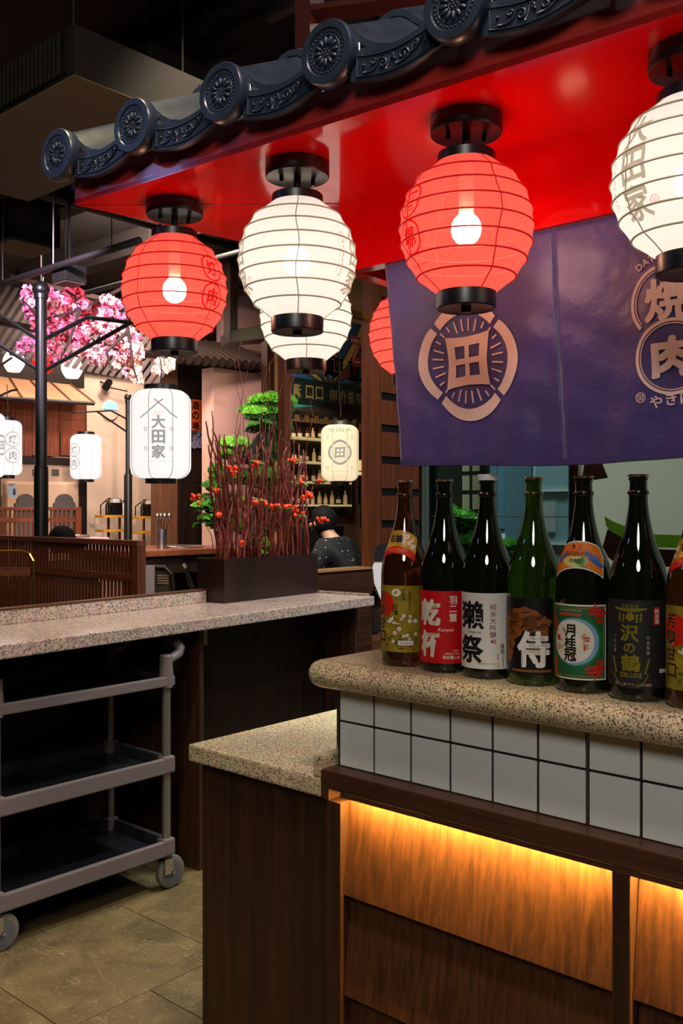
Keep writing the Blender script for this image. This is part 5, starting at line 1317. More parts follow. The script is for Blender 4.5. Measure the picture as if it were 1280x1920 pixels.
o = ob('shell', extr(B(), [L3(-.02, 0, zt - .37), L3(.2, 0, zt - .37), L3(.2, 0, zt - .10), L3(-.065, 0, zt - .10), L3(-.082, 0, zt - .14), L3(-.072, 0, zt - .24)], ff3 * .05), pm('white_shell', (206, 198, 196), .4), t, bevel=.015)
ob('head_pad', extr(B(), [L3(-.07, -.01, zt - .105), L3(.2, -.01, zt - .105), L3(.2, -.01, zt), L3(-.035, -.01, zt - .002), L3(-.06, -.01, zt - .02), L3(-.075, -.01, zt - .06)], ff3 * .08), pm('black_vinyl', (20, 20, 22), .35), t, bevel=.02)
ob('seat', extr(B(), [L3(-.07, .05, .38), L3(.22, .05, .38), L3(.22, .45, .38), L3(-.07, .45, .38)], (0, 0, .07)), MATS['black_vinyl'], t, bevel=.015); ob('pedestal', tub([L3(.07, .25, .001), L3(.07, .25, .38)], .03, 12), M_STEEL, t)
# ---- dark wood wall with poster, pink wall and tiled ledge
XD = -8.6
t = thing('wood_wall_panel', 'tall dark wood wall panel behind the big white lantern', 'wall panel', onX(350, 1000, XD), 0); t.location.z = ZP
wb('light_panel', 303, 333, 600, 1100, XD, .2, wood('brown_panel', (92, 62, 44), (122, 86, 62), 'z'), t); wb('dark_panel', 333.3, 400, 560, 905, XD, .2, M_DARKW, t); wb('dark_panel', 333.3, 400, 906, 1100, XD, .2, M_DARKW, t)
t = thing('orange_poster', 'orange hanging poster with dark vertical lettering and cloud pattern', 'poster', onX(370, 795, XD + .03), 0)
p0, p1 = onX(357, 748, XD + .03), onX(383, 841, XD + .03); w = p1.y - p0.y; h = p0.z - p1.z
ob('sheet', bx(0, .005, -w / 2, w / 2, -h / 2, h / 2), pm('orange_paper', (214, 88, 30), .6), t)
fm = lambda lay: flatmap((.006 + .0006 * lay, 0, 0), (0, 1, 0), (0, 0, 1), (1, 0, 0), 0)
mapped('printed_field', rect2(B(), -w / 2, w / 2, -h / 2, -h * .14), fm(0), ink((64, 58, 66)), t)
bm = B()
for u, v, r in ((-.02, -.16, .05), (.045, -.11, .05), (.03, -.2, .05), (-.05, -.22, .04), (.06, -.17, .04)): arc2(bm, u * w / .2, v * h / .5, r * .8, r, n=20); arc2(bm, u * w / .2, v * h / .5, r * .35, r * .55, n=20)
mapped('printed_clouds', bm, fm(1), ink((170, 166, 190)), t)
bm = B(); t2(bm, '酒の場', -w * .16, h * .38, h * .17, .025, w=w * .5, vert=True, pitch=1.25); mapped('lettering', bm, fm(1), ink((40, 34, 50)), t)
XPK = -8.0
t = thing('pink_wall_panel', 'pinkish plaster wall panel lit behind the pine tree', 'wall panel', onX(450, 1000, XPK), 0); t.location.z = ZP
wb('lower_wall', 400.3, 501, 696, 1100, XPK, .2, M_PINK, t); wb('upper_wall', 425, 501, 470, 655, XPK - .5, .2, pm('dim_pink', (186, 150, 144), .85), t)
lg = thing('tiled_ledge', 'little dark tiled ledge roof along the top of the pink wall', 'roof ledge', onX(440, 690, XPK), 0); lo = pt(lg)
l0, l1 = at(310, 672, 9.6), at(502, 690, 11.0); bk = Vector((-.55, 0, .28))
ob('ledge_board', extr(B(), [l0 - lo, l1 - lo, l1 - lo + bk, l0 - lo + bk], (0, 0, -.05)), M_DARKW, lg)
for k in range(13):
    p = l0.lerp(l1, (k + .5) / 13) - lo
    ob('ledge_tile', tube(B(), [p + Vector((.03, 0, .01)), p + bk + Vector((.03, 0, .01))], .06, 8), pm('brown_tile', (66, 54, 46), .6), lg)
ob('ridge', tube(B(), [l0 - lo + bk + Vector((0, -.1, .06)), l1 - lo + bk + Vector((0, -.5, .06))], .09, 8), M_DARKW, lg)
t = thing('hanging_beam', 'dark brown beam jutting out high on the dim pink wall', 'beam', at(470, 620, 9.2), 0)
ob('beam', extr(B(), [at(430, 620, 9.0) - pt(t), at(505, 606, 9.4) - pt(t), at(505, 634, 9.4) - pt(t), at(430, 641, 9.0) - pt(t)], (-.3, .15, 0)), M_DARKW, t)
ob('bracket', bx(-.4, -.3, 0, .1, -.05, 1.2), M_DARKW, t)
# ---- pine trees
def pine_pad_mesh(seed, n=260):
    r = random.Random(seed); bm = B()
    for k in range(n):
        a = r.uniform(0, 2 * PI); q = math.sqrt(r.random()); c = Vector((q * math.cos(a), q * math.sin(a), .55 * math.sqrt(max(0, 1 - q * q)) * r.uniform(.3, 1)))
        for j in range(9):
            d = Vector((r.gauss(0, .7), r.gauss(0, .7), abs(r.gauss(.6, .5)))).normalized() * r.uniform(.16, .3); s = d.orthogonal().normalized() * .03
            v = [bm.verts.new(c - s), bm.verts.new(c + s), bm.verts.new(c + d)]; bm.faces.new(v)
    me = bpy.data.meshes.new('needle_pad'); bm.to_mesh(me); bm.free(); return me
def needle(name, c): return pm(name, c, .6, var=.35, vscale=3)
PADS = []
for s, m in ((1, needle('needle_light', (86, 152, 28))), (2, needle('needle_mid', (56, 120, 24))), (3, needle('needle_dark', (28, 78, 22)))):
    me = pine_pad_mesh(s); me.materials.append(m); PADS.append(me)
rpp = random.Random(31)
def pine(label, trunk, pads, Z, zb=ZP):
    b = at(*trunk[0]); t = thing('cloud_pine', label, 'pine tree', (b.x, b.y, zb), 0); o = pt(t)
    q = [at(*p) - o for p in trunk]; q[0].z = .0
    ob('trunk', tube(B(), q, [.05 * (1 - .6 * i / len(q)) for i in range(len(q))], 8), M_BARK, t, smooth=True)
    ob('pot', lathe(B(), [(0, 0.001), (.16, .001), (.2, .3), (.18, .3), (.16, .25), (0, .25)], 24, (q[0].x, q[0].y, 0)), M_PLANTER, t)
    for px, py, w, h, v, dz in pads:
        c = at(px, py, Z + dz) - o; s = w / FPX * Z
        share('needle_pad', PADS[v], t, c, (0, 0, px), (s * 1.15, s * 1.15, h / FPX * Z * 2.6))
        share('needle_pad', PADS[2], t, c - Vector((0, 0, h / FPX * Z * .75)), (0, 0, px + 1), (s * .95, s * .95, h / FPX * Z * 2.2))  # dark pad beneath paints the shaded inside of each clump
        for e_ in range(3):
            o_ = Vector((rpp.uniform(-1, 1) * s, rpp.uniform(-1, 1) * s, rpp.uniform(-.9, .7) * s)); share('needle_pad', PADS[min(2, v + (1 if o_.z < 0 else 0))], t, c + o_, (rpp.uniform(-.5, .5), rpp.uniform(-.5, .5), rpp.uniform(0, 6)), (s * .55, s * .55, s * .6))  # lower side pads a tone darker, shade put into the colour
        ob('twig', tube(B(), [c + Vector((0, 0, -.02)), min(q, key=lambda z: (z - c).length)], .012, 5), M_BARK, t)
pine('bright green cloud-pruned pine behind the twigs', [(480, 1100, 7.4), (470, 1000, 7.4), (500, 920, 7.4), (470, 850, 7.4), (505, 790, 7.4)],
     [(500, 760, 30, 14, 0, 0), (525, 758, 26, 14, 0, .1), (480, 780, 22, 12, 0, -.1), (510, 780, 30, 14, 1, 0), (495, 800, 24, 12, 1, 0), (525, 810, 20, 22, 1, .1), (440, 840, 26, 14, 0, 0), (460, 850, 24, 14, 1, .1), (425, 855, 14, 8, 0, -.1), (500, 850, 26, 22, 2, .1), (520, 850, 20, 14, 1, .1), (405, 885, 14, 10, 1, 0), (420, 900, 24, 12, 0, 0), (455, 900, 24, 14, 2, .1), (405, 915, 18, 9, 1, 0), (500, 900, 24, 16, 1, 0), (520, 910, 18, 16, 2, 0), (385, 952, 22, 10, 0, 0), (410, 945, 24, 10, 1, 0), (440, 945, 20, 12, 0, .1), (390, 975, 16, 9, 0, 0), (420, 985, 26, 10, 0, 0), (440, 990, 16, 10, 1, 0), (500, 950, 24, 14, 2, 0), (485, 1000, 28, 20, 2, .1), (490, 1030, 22, 14, 0, 0), (470, 1020, 14, 14, 1, 0)], 7.4)
# ---- mirror bay with signs
XM = -4.4
t = thing('bay_frame', 'dark red wood frame around the mirrored bay behind the planter', 'frame', onX(620, 1000, XM), 0); t.location.z = 0
wb('post', 533, 545, 545, 1100, XM, .06, M_REDWOOD, t); wb('post', 697, 715, 520, 1100, XM, .10, M_REDWOOD, t)
wb('head_rail', 533, 697, 570, 582, XM - .05, .05, M_BRASS, t)
a, b = onX(598, 1088, XM), onX(700, 1070, XM)
bm = bx(XM - .12, XM, onX(545, 1080, XM).y, onX(697, 1080, XM).y, 0.0, .985); mv(bm, -pt(t)); ob('low_wall', bm, M_WOODY, t)
bm = bx(XM - .14, XM + .02, onX(545, 1080, XM).y, onX(697, 1080, XM).y, .9855, .998); mv(bm, -pt(t)); ob('wall_cap', bm, wood('cap_wood', (150, 110, 70), (186, 140, 92), 'y'), t)
t = thing('slatted_column', 'reddish wood column of wide horizontal boards with dark gaps', 'column', onX(750, 1000, XM), 0); t.location.z = 0
wb('core', 715.5, 795, 470, 1100, XM - .03, .12, M_BLACK, t)
for k in range(11):
    y0 = 508 + 58.5 * k - 12; wb('board', 716, 795, y0 - 34, y0 + 11, XM, .025, M_REDWOOD, t, .003)
XB = -7.0
t = thing('bay_back_wall', 'brown back wall of the mirrored bay with warm spot light', 'wall panel', onX(640, 1000, XB), 0); t.location.z = ZP
wb('panel', 533, 740, 480, 1120, XB, .15, pm('ochre_wall', (150, 116, 70), .8), t); wb('brown_strip', 501, 531.5, 540, 1000, -7.75, .1, wood('strip_wood', (52, 34, 25), (70, 48, 35), 'z'), t)
# signs (their lettering runs reversed, as seen in the mirror)
def signboard(name, label, pxa, pxb, ya, yb, X, m):
    a, b = onX(pxa, ya, X), onX(pxb, ya, X); zm = EYE - ((ya + yb) / 2 - HZ) / FPX * (X / ray((pxa + pxb) / 2).x); w = b.y - a.y; h = (yb - ya) / FPX * (X / ray((pxa + pxb) / 2).x)
    t = thing(name, label, 'sign', (X, (a.y + b.y) / 2, zm), 0); ob('board', bx(-.04, 0, -w / 2, w / 2, -h / 2, h / 2), m, t)
    return t, w, h
t, w, h = signboard('ray_sign', 'colourful ray-patterned sign with big reversed red characters', 545, 700, 596, 722, -5.6, pm('teal_board', (40, 64, 84), .6))
fm = lambda lay: flatmap((.0015 + .001 * lay, 0, 0), (0, 1, 0), (0, 0, 1), (1, 0, 0), 0)
cols = [(206, 160, 40), (60, 110, 150), (150, 40, 50), (206, 160, 40), (40, 80, 110)]
def clipq(bm):
    for ax, sgn, lim in ((0, 1, w / 2), (0, -1, w / 2), (1, 1, h / 2), (1, -1, h / 2)):
        co = [0, 0, 0]; no = [0, 0, 0]; co[ax] = sgn * lim; no[ax] = sgn
        bmesh.ops.bisect_plane(bm, geom=list(bm.verts) + list(bm.edges) + list(bm.faces), plane_co=co, plane_no=no, clear_outer=True, dist=1e-7)
    return bm
for ci in range(5):
    bm = B()
    for k in range(ci, 24, 5):
        a0, a1 = 2 * PI * k / 24, 2 * PI * (k + .62) / 24; p2(bm, [(-.06, -h * .55), (-.06 + 2 * math.cos(a0), -h * .55 + 2 * math.sin(a0)), (-.06 + 2 * math.cos(a1), -h * .55 + 2 * math.sin(a1))])
    clipq(bm)
    if len(bm.faces): mapped('printed_rays', bm, fm(0), ink(cols[ci]), t)
for lay, (c, bd) in enumerate((((236, 190, 160), .05), ((176, 40, 52), .03))):
    bm = B()
    for k, ch in enumerate('堀頓道'): t2(bm, ch, -w * .30 + k * w * .29, -h * .22, h * .36, bd, w=w * .24, mir=True)
    mapped('lettering', bm, fm(1 + lay), ink(c), t)
for k, c in enumerate(((190, 60, 80), (226, 150, 130), (190, 60, 80))):
    bm = line2(B(), [(w * .20, h * (.28 - .05 * k)), (w * .32, h * (.28 - .05 * k)), (w * .22, h * (-.05 - .05 * k)), (w * .5, h * (-.05 - .05 * k))], h * .035)
    clipq(bm); mapped('printed_zigzag', bm, fm(3 + k), ink(c), t)
t, w, h = signboard('slogan_sign', 'long dark green sign with reversed golden characters', 545, 682, 716, 764, -5.55, pm('dark_green_board', (22, 34, 34), .5))
bm = B()
for k, ch in enumerate('满口口响作滋滋'):
    u = (-.42, -.26, -.13, .06, .19, .31, .43)[k] * w; t2(bm, ch, u, 0, h * .52, .012, w=w * .10, mir=True)
mapped('lettering', bm, fm(0), ink((176, 146, 76)), t)
ob('light_edge', bx(-.03, 0, -w / 2, w / 2, -h * .5 - .06, -h * .5 - .002), pm('green_glass_edge', (70, 150, 120), .3), t)
t, w, h = signboard('round_sign', 'small pale panel with dark ring at the end of the slogan sign', 683, 700, 718, 762, -5.5, pm('pale_panel', (160, 150, 140), .6))
bm = B(); arc2(bm, .0, 0, .055, .07, n=24); mapped('printed_ring', bm, fm(0), ink((40, 50, 60)), t)
t = thing('inner_canopy', 'dark sloping canopy edge below the signs', 'canopy', at(620, 790, 8.3), 0)
ob('board', extr(B(), [at(545, 776, 7.6) - pt(t), at(700, 790, 8.3) - pt(t), at(700, 764, 8.7) - pt(t), at(545, 764, 8.3) - pt(t)], (0, 0, .03)), M_DARKW, t)
for k in range(9): ob('rafter', tube(B(), [at(548 + 18 * k, 779 + 1.4 * k, 7.6 + .08 * k) - pt(t) + Vector((0, 0, -.02)), at(548 + 18 * k, 768, 8.3 + .04 * k) - pt(t) + Vector((0, 0, -.02))], .02, 4), M_DARKW, t)
# bottle shelves
XS = -6.75
sh = thing('bottle_shelf', 'dark wall shelf with lit glass boards holding bottles behind the twigs', 'shelf', onX(600, 1000, XS), 0); sh.location.z = ZP
wb('case', 545, 664, 795, 966, XS - .14, .115, M_DARKW, sh)
wb('case_side', 660, 664, 795, 966, XS, .14, M_DARKW, sh)
BOTM = []
lights_y = (822, 866, 903, 946)
for k, y in enumerate(lights_y): wb('glass_board', 545, 659.5, y, y + 3.5, XS, .138, pm('lit_glass_board', (200, 206, 170), .3, emit=(255, 224, 150), es=.35), sh)
rbz = random.Random(4)
bc_ = [pm('shelf_bottle_a', (60, 44, 24), .2), pm('shelf_bottle_b', (206, 176, 120), .3), pm('shelf_bottle_c', (36, 50, 40), .2), pm('shelf_bottle_d', (226, 206, 170), .4)]
for k, y in enumerate(lights_y):
    for j in range(9):
        px = 551 + j * 12 + rbz.uniform(-1.5, 1.5)
        if px > 655: continue
        p = onX(px, y - .3, XS - .07); m = bc_[rbz.randrange(4)]; H = rbz.uniform(.12, .165); R = rbz.uniform(.020, .028)
        if k == 0: H = min(H, .115)
        t = thing('shelf_bottle', '%s bottle, %s from the left on the %s lit wall shelf' % (('dark amber', 'tan', 'dark green', 'cream')[bc_.index(m)], ('first', 'second', 'third', 'fourth', 'fifth', 'sixth', 'seventh', 'eighth', 'ninth')[j], ('top', 'second', 'third', 'bottom')[k]), 'bottle', p, 0, 'bottles on the lit wall shelf')
        sharp(ob('bottle_body', lathe(B(), [(0, 0), (R, 0), (R, H * .55), (R * .4, H * .72), (R * .4, H * .93), (0, H * .93)], 12), m, t), 30); ob('cap', lathe(B(), [(0, H * .935), (R * .45, H * .935), (R * .45, H), (0, H)], 10), M_BLACK, t)
        ob('label', lathe(B(), [(R * 1.03, H * .12), (R * 1.03, H * .45)], 12, cap=False), bc_[3], t)
for (x0, x1, y0, y1, lb) in ((676, 697, 812, 862, 'dark framed picture at upper right of the mirrored bay'), (674, 697, 893, 942, 'dark framed picture at lower right of the mirrored bay'), (678, 697, 950, 990, 'small dark rack of cards above the seated person')):
    t = thing('wall_frame', lb, 'picture frame', onX((x0 + x1) / 2, (y0 + y1) / 2, XB + .03), 0)
    wb('frame', x0, x1 + 8, y0, y1, XB + .03, .025, M_DARKW, t); wb('picture', x0 + 3, x1 + 6, y0 + 6, y1 - 6, XB + .034, .003, pm('dim_picture', (110, 90, 66), .6), t)
    wb('card', x0 + 10, x1 + 3, y0 + 16, y1 - 10, XB + .038, .003, pm('pale_card', (190, 190, 186), .6), t)
t = thing('lit_niche', 'glowing cream wall niche with thin black frame right of the lantern', 'niche light', onX(685, 875, XB + .02), 0)
wb('glow', 671, 706, 864, 883, XB + .03, .02, emis('niche_glow', (255, 226, 150), .75), t); wb('frame_bar', 671, 706, 883.3, 885, XB + .04, .03, M_BLACK, t); wb('glow', 671, 706, 885.3, 891, XB + .03, .02, MATS['niche_glow'], t); wb('frame_bar', 670, 671, 790, 891, XB + .04, .03, M_BLACK, t)
t = thing('dark_sofa', 'dark sofa back in front of the shelf wall', 'sofa', onX(600, 1000, -6.2), 0); t.location.z = ZP
wb('back', 545, 645, 985, 1178, -6.2, .15, pm('dark_vinyl', (30, 30, 34), .5), t, .02); wb('seat', 545, 645, 1060, 1186, -5.8, .38, MATS['dark_vinyl'], t, .02)
# ---- people
M_SKIN = pm('skin', (196, 150, 124), .55); M_HAIR = pm('black_hair', (12, 10, 10), .8, spec=.2)
def person(label, base, yaw, shirt, dots=False, lean=.25):
    t = thing('person', label, 'person', base, yaw, None)
    # local: +y is where the person faces; origin on the floor under the seat
    hip = Vector((0, 0, .50))
    J = dict(pelvis=(0, 0, .50), waist=(0, .03, .66), chest=(0, .06 + lean * .2, .84), neckb=(0, .08 + lean * .32, .99), neck=(0, .10 + lean * .36, 1.05), head=(0, .13 + lean * .42, 1.13), crown=(0, .13 + lean * .42, 1.22),
             shl=(-.17, .08 + lean * .28, .95), ell=(-.22, .16 + lean * .3, .70), wrl=(-.16, .38 + lean * .2, .68), hal=(-.13, .46 + lean * .2, .68), shr=(.17, .08 + lean * .28, .95), elr=(.22, .16 + lean * .3, .70), wrr=(.16, .38 + lean * .2, .68), har=(.13, .46 + lean * .2, .68),
             hpl=(-.09, .03, .48), knl=(-.11, .44, .50), anl=(-.11, .46, .09), tol=(-.11, .60, .045), hpr=(.09, .03, .48), knr=(.11, .44, .50), anr=(.11, .46, .09), tor=(.11, .60, .045))
    Rd = dict(pelvis=.13, waist=.12, chest=.135, neckb=.075, neck=.052, head=.082, crown=.07, shl=.062, ell=.044, wrl=.030, hal=.026, shr=.062, elr=.044, wrr=.030, har=.026, hpl=.085, knl=.06, anl=.042, tol=.034, hpr=.085, knr=.06, anr=.042, tor=.034)
    E_ = [('pelvis', 'waist'), ('waist', 'chest'), ('chest', 'neckb'), ('neckb', 'neck'), ('neck', 'head'), ('head', 'crown'), ('chest', 'shl'), ('shl', 'ell'), ('ell', 'wrl'), ('wrl', 'hal'), ('chest', 'shr'), ('shr', 'elr'), ('elr', 'wrr'), ('wrr', 'har'), ('pelvis', 'hpl'), ('hpl', 'knl'), ('knl', 'anl'), ('anl', 'tol'), ('pelvis', 'hpr'), ('hpr', 'knr'), ('knr', 'anr'), ('anr', 'tor')]
    def skin(name, keys, m, grow=0.0):
        ks = list(keys); me = bpy.data.meshes.new(name); es = [(ks.index(a), ks.index(b)) for a, b in E_ if a in ks and b in ks]
        me.from_pydata([J[k] for k in ks], es, []); me.materials.append(m)
        o = bpy.data.objects.new(name, me); COL.objects.link(o); o.parent = t
        md = o.modifiers.new('skin', 'SKIN'); md.use_smooth_shade = True
        for k, sv in zip(ks, me.skin_vertices[0].data): r = Rd[k] + grow; sv.radius = (r, r); sv.use_root = (k == 'pelvis')
        sb = o.modifiers.new('sub', 'SUBSURF'); sb.levels = sb.render_levels = 2; return o
    body = skin('body', J.keys(), M_SKIN)
    skin('shirt', ['pelvis', 'waist', 'chest', 'neckb', 'shl', 'ell', 'wrl', 'shr', 'elr', 'wrr'], shirt, .03)
    skin('trousers', ['pelvis', 'hpl', 'knl', 'anl', 'hpr', 'knr', 'anr'], pm('dark_trousers', (26, 26, 32), .8), .012)
    hx, hy, hz = J['head']
    bm = sphere(B(), (0, 0, 0), 1.0, 3)
    for v in list(bm.verts):
        if v.co.y > .42 and v.co.z < .42: v.co *= .86
        n_ = 1 + .05 * noise.noise(v.co * 6)
        v.co = Vector((v.co.x * .098, v.co.y * .112 - .012, v.co.z * (.105 if v.co.z > 0 else .13) + .038)) * n_ + Vector((hx, hy, hz))
    ob('hair', bm, M_HAIR, t, smooth=True)
    for s in (-1, 1):
        sphere_b = sphere(B(), (hx + s * .083, hy + .01, hz + .005), .024, 2, (.4, .8, 1.2)); ob('ear', sphere_b, M_SKIN, t, smooth=True)
        ob('eye', sphere(B(), (hx + s * .03, hy + .083, hz + .02), .011, 2), M_HAIR, t, smooth=True)
        # fingers
        wq = Vector(J['hal' if s < 0 else 'har'])
        for f in range(4): ob('finger', tube(B(), [wq + Vector((-.024 + .016 * f, .01, .004)), wq + Vector((-.026 + .017 * f, .05, .004)), wq + Vector((-.026 + .017 * f, .075 - .008 * abs(f - 1.4), -.012))], .0078, 6), M_SKIN, t)
        ob('thumb', tube(B(), [wq + Vector((-s * .024, -.02, 0)), wq + Vector((-s * .045, .01, 0)), wq + Vector((-s * .045, .035, -.008))], .009, 6), M_SKIN, t)
    ob('nose', sphere(B(), (hx, hy + .098, hz - .012), .014, 2, (.8, 1.2, 1.4)), M_SKIN, t, smooth=True)
    ob('mouth', bx(hx - .02, hx + .02, hy + .078, hy + .086, hz - .052, hz - .045), pm('lip', (150, 84, 78), .5), t)
    return t
def shirt_dots():
    m, nt, b = nodes('dotted_shirt'); L = nt.links
    tc = nt.nodes.new('ShaderNodeTexCoord'); v = nt.nodes.new('ShaderNodeTexVoronoi'); v.inputs['Scale'].default_value = 28
    r = nt.nodes.new('ShaderNodeValToRGB'); e = r.color_ramp.elements; e[0].position = .12; e[0].color = (*lin((190, 190, 200)), 1); e[1].position = .16; e[1].color = (*lin((12, 13, 18)), 1)
    L.new(tc.outputs['Object'], v.inputs['Vector']); L.new(v.outputs['Distance'], r.inputs['Fac']); L.new(r.outputs['Color'], b.inputs['Base Color']); b.inputs['Roughness'].default_value = .8; return m
g = at(668, 990, 7.15)
person('person with short black hair and dark dotted shirt sitting with head bowed', (g.x, g.y, .18), math.atan2(FW.y, FW.x) - PI / 2 + math.radians(62), shirt_dots(), True, .4)
st = thing('dark_stool', 'dark padded stool the bowed person sits on', 'stool', (g.x, g.y, ZP), 0)
ob('seat', lathe(B(), [(0, .18), (.17, .18), (.18, .20), (.18, .235), (0, .245)], 24), MATS['dark_vinyl'], st); ob('pedestal', lathe(B(), [(0, .001), (.14, .001), (.03, .03), (.03, .18), (0, .18)], 16), M_IRON, st)
g = at(119, 985, 6.6)
person('person seen only as a dark head of hair above the lattice partition', (g.x, g.y, .035), math.atan2(FW.y, FW.x) - PI / 2 + math.radians(20), pm('black_shirt', (24, 24, 28), .8), False, .1)
st = thing('plain_stool', 'plain stool behind the lattice partition', 'stool', (g.x, g.y, ZP), 0)
ob('seat', lathe(B(), [(0, .13), (.17, .13), (.18, .15), (.18, .175), (0, .18)], 24), MATS['dark_vinyl'], st); ob('pedestal', lathe(B(), [(0, .001), (.14, .001), (.03, .03), (.03, .13), (0, .13)], 16), M_IRON, st)
# ================================================================== GLASS SCREEN AND CURTAIN BEHIND THE BOTTLES
GY = 2.12
gl = tag(thing('window_1', None, None, (-1.3, GY, ZT), 0), kind='structure')
PANE = pane_mat('clear_pane', (196, 222, 222)); M_TEAL = pm('teal_metal', (40, 62, 62), .35, metal=.4); M_GLASSEDGE = pm('glass_edge', (120, 150, 146), .2)
def yb(name, px0, px1, y, th, m, parent, z0, z1):
    a, b = onY(px0, 900, y), onY(px1, 900, y); bm = bx(a.x, b.x, y, y + th, z0, z1); mv(bm, -pt(parent)); return ob(name, bm, m, parent)
yb('frame_post', 785, 789, GY, .03, M_TEAL, gl, ZT + .001, 1.93); yb('frame_post', 790.5, 797, GY, .03, M_GLASSEDGE, gl, ZT + .001, 1.93); yb('frame_post', 803.5, 807.5, GY, .03, M_TEAL, gl, ZT + .001, 1.93)
yb('pane', 808, 996, GY + .01, .006, PANE, gl, ZT + .001, 1.93); yb('pane', 996.5, 1065, GY + .01, .006, PANE, gl, ZT + .001, 1.93)
yb('glass_bar', 808, 1065, GY + .004, .005, M_GLASSEDGE, gl, 1.400, 1.402)
yb('frame_post', 1066, 1083, GY, .03, M_BLACK, gl, ZT + .001, 1.93); yb('frame_head', 785, 1083, GY, .03, M_BLACK, gl, 1.931, 1.95)
cu = thing('cloth_screen', 'off-white woven screen with green band and dark brown patches behind the bottles', 'screen', (-.7, GY, ZT), 0)
M_SCR = shade_mat('offwhite_weave', (206, 212, 200), .0, (0, 0, 0), 0, (255, 255, 255))
x0 = onY(1083.5, 900, GY).x
bm = bx(x0, .45, GY, GY + .006, ZT + .001, 1.95); mv(bm, -pt(cu)); ob('cloth', bm, M_SCR, cu)
def sp(px, py): p = onY(px, py, GY); return p.x - cu.location.x, p.z - ZT
cf = flatmap((0, 0, 0), (1, 0, 0), (0, 0, 1), (0, -1, 0), .0015); cf2 = flatmap((0, 0, 0), (1, 0, 0), (0, 0, 1), (0, -1, 0), .0025)
bm = p2(B(), [sp(*q) for q in ((1133, 968), (1150, 978), (1185, 992), (1230, 1002), (1290, 1004), (1360, 1000), (1360, 1026), (1290, 1028), (1230, 1026), (1180, 1014), (1145, 998), (1136, 985))]); mapped('printed_band', bm, cf, shade_mat('green_cloth_print', (120, 170, 50), 0, (0, 0, 0), 0, (255, 255, 255)), cu)
bm = p2(B(), [sp(*q) for q in ((1139, 992), (1180, 1016), (1240, 1030), (1300, 1032), (1300, 1060), (1230, 1064), (1160, 1060), (1140, 1045), (1130, 1025))]); mapped('printed_patch', bm, cf, ink((58, 46, 46)), cu)
bm = p2(B(), [sp(*q) for q in ((1098, 856), (1124, 856), (1140, 896), (1115, 900), (1092, 892))]); mapped('printed_patch', bm, cf, ink((58, 46, 46)), cu)
# room behind the glass: lattice doors, blue-grey fridge, clipped pine
for (a, b, lb) in ((865, 903, 'dark lattice door with cream panes behind the second bottle neck'), (948, 972, 'dark lattice door with cream panes between third and fourth bottle'), (-1, -1, '')):
    if a < 0: continue
    Y = 5.6; p, q = onY(a, 900, Y), onY(b, 900, Y); t = thing('lattice_door', lb, 'door panel', ((p.x + q.x) / 2, Y, 0), 0, 'lattice doors behind the glass'); w = q.x - p.x
    ob('panel', bx(-w / 2, w / 2, 0, .04, 0.001, 2.9), pm('dark_frame', (40, 34, 32), .6), t)
    for i in range(2):
        for j in range(12):
            z = 1.15 + j * .135
            ob('pane', bx(-w / 2 + w * (.06 + .5 * i), -w / 2 + w * (.40 + .5 * i), -.006, -.0005, z, z + .105), pm('cream_pane', (206, 184, 146), .6), t)
t = thing('blue_cabinet', 'blue-grey steel cabinet behind the third bottle', 'cabinet', onY(930, 900, 5.0), 0); t.location.z = 0
def yq(name, px0, px1, z0, z1, Y, d, m): a, b = onY(px0, 900, Y), onY(px1, 900, Y); bm = bx(a.x, b.x, Y, Y + d, z0, z1); mv(bm, -pt(t)); return ob(name, bm, m, t)
M_BLUEG = pm('blue_grey_steel', (112, 128, 136), .35, metal=.2)
yq('carcass', 917, 946, .001, 2.6, 5.0, .5, M_BLUEG); yq('door', 919, 930, 1.3, 2.5, 4.98, .018, pm('blue_grey_door', (92, 110, 120), .3)); yq('door', 932, 944, 1.3, 2.5, 4.98, .018, MATS['blue_grey_door']); yq('keypad', 934, 944, 1.05, 1.27, 4.98, .018, CAPW)
t = thing('glass_fridge', 'pale blue glass display fridge behind the fourth bottle', 'fridge', onY(1030, 900, 3.3), 0); t.location.z = 0
M_FR = pm('pale_blue_steel', (150, 166, 178), .3)
yq('carcass', 998, 1064, .001, 2.3, 3.34, .5, M_FR); yq('shelf_line', 998, 1064, 1.49, 1.5, 3.325, .012, CAPW); yq('shelf_line', 998, 1064, 1.28, 1.29, 3.325, .012, CAPW); yq('door_edge', 998, 1000, .9, 2.28, 3.32, .018, pm('fridge_edge', (190, 206, 216), .3)); yq('notice', 1018, 1040, 1.33, 1.45, 3.33, .008, pm('pale_notice', (186, 176, 178), .6)); yq('handle', 990, 996, 1.30, 1.34, 3.33, .03, M_STEEL)
tag(ob('wall_window_room', bx(-5.4, 2.3, 7.2, 7.35, 0, 4.1), pm('teal_grey_wall', (78, 80, 72), .8)), kind='structure')
pine('round green pine clipped into a ball behind the glass', [(850, 1100, 4.0), (850, 1040, 4.0), (850, 980, 4.0)], [(850, 975, 36, 14, 0, 0), (878, 980, 20, 14, 0, 0), (826, 985, 24, 14, 1, 0), (855, 1000, 38, 20, 1, .1), (840, 1020, 30, 14, 2, .1), (870, 1020, 22, 14, 1, 0), (815, 990, 18, 10, 1, -.1), (808, 1020, 16, 12, 0, 0), (830, 1050, 30, 14, 1, 0), (872, 1050, 26, 14, 0, 0), (955, 1025, 16, 10, 0, 0), (960, 1045, 18, 10, 1, 0)], 4.0, 0)
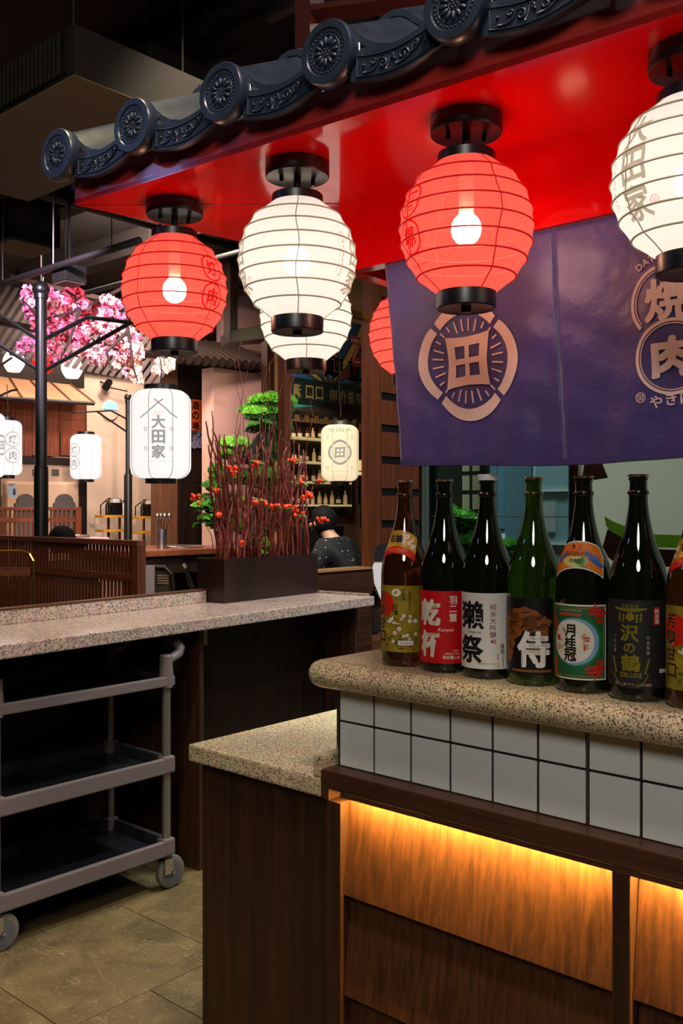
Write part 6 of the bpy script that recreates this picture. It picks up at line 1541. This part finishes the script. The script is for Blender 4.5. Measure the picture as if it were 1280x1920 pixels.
# ================================================================== CEILING SERVICES
t = thing('air_unit', 'dark boxy air conditioning unit with front grille under the ceiling', 'air conditioner', (-3.7, 2.2, 3.0), 0)
M_DUCT = pm('dark_duct', (20, 18, 17), .7); M_DUCTB = pm('duct_under_lit', (100, 88, 68), .8, var=.1, vscale=2)  # casing darkened, undersides paled in colour for light from below
o3 = pt(t)
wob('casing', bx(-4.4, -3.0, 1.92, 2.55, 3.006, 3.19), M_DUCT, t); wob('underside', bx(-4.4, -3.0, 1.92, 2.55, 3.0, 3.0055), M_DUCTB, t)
gr = wob('grille', bx(-4.38, -3.04, 1.905, 1.9195, 3.02, 3.17), M_BLACK, t)
for k in range(44): wob('grille_slat', bx(-4.37 + .03 * k, -4.36 + .03 * k, 1.895, 1.9045, 3.02, 3.17), M_DUCT, t)
for x, y in ((-3.1, 1.98), (-3.1, 2.5), (-4.3, 2.0)): wob('hanger_rod', tube(B(), [(x, y, 3.19), (x, y, 4.1)], .006, 5), M_IRON, t)
wob('duct_neck', tube(B(), [(-3.05, 2.5, 3.1), (-3.1, 2.9, 3.1), (-3.3, 3.3, 3.12)], .085, 14), M_DUCT, t)
t = thing('wide_duct', 'wide flat ventilation duct under the dark ceiling', 'duct', (-4.5, 3.4, 3.3), 0)
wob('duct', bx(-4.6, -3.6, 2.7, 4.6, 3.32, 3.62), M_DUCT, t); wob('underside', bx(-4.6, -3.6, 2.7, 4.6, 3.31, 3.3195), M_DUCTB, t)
for y in (2.8, 4.4): wob('hanger_rod', tube(B(), [(-3.7, y, 3.62), (-3.7, y, 4.1)], .006, 5), M_IRON, t)
t = thing('ceiling_slab_drop', 'pale dropped ceiling slab at the upper left corner', 'ceiling panel', (-2.6, .9, 3.5), 0)
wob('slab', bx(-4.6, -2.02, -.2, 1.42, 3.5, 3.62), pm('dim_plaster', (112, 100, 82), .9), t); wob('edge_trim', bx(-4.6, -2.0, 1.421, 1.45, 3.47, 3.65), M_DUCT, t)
for k, (a, b, r, lb) in enumerate((((-6.4, 3.35, 3.0), (-4.55, 3.35, 3.0), .022, 'grey conduit pipe crossing low under the ceiling'), ((-3.0, 2.9, 3.62), (-2.2, 2.9, 3.62), .05, 'fat dark pipe between the ducts'), ((-7.5, 4.4, 3.2), (-4.2, 4.4, 3.2), .02, 'thin conduit behind the cherry blossom'), ((-2.9, 1.6, 3.75), (-2.9, 5.0, 3.75), .07, 'large round pipe running away under the ceiling'), ((-3.9, 1.4, 3.8), (-1.2, 1.4, 3.8), .06, 'round pipe above the air unit'), ((-5.6, 2.6, 3.5), (-5.6, 6.0, 3.5), .03, 'conduit running away above the blossom'))):
    t = thing('ceiling_pipe', lb, 'pipe', a, 0, 'pipes under the dark ceiling')
    ob('pipe', tube(B(), [Vector((0, 0, 0)), Vector(b) - Vector(a)], r, 12), pm('grey_pipe', (34, 31, 29), .6), t, smooth=True)
    for q in (.15, .5, .85):
        p = (Vector(b) - Vector(a)) * q; ob('hanger_rod', tube(B(), [p, Vector((p.x, p.y, 4.1 - a[2]))], .005, 4), M_IRON, t)
t = thing('ceiling_beam_row', 'row of dark beams across the ceiling', 'beams', (-3, 3, 3.9), 0)
for y in (2.2, 3.2, 4.2, 5.4, 6.8): wob('beam', bx(-9.5, 0, y, y + .18, 3.86, 4.1), M_CEIL, t)
for px, py, Z, lb in ((130, 516, 6.2, 'square black ceiling spotlight above the blossom'), (40, 430, 7.6, 'large dark loudspeaker box under the ceiling at the left')):
    c = at(px, py, Z); t = thing('ceiling_box', lb, 'ceiling box', c, 0); s = .08 if px > 100 else .22
    ob('box', bx(-s, s, -s, s, -s * .7, s * .7), M_DUCT, t, bevel=.004); ob('face', bx(-s * .9, s * .9, -s * .9, s * .9, -s * .7 - .006, -s * .7 - .0005), M_DUCTB, t); ob('rod', tube(B(), [(0, 0, s * .7), (0, 0, 4.1 - c.z)], .008, 5), M_IRON, t)
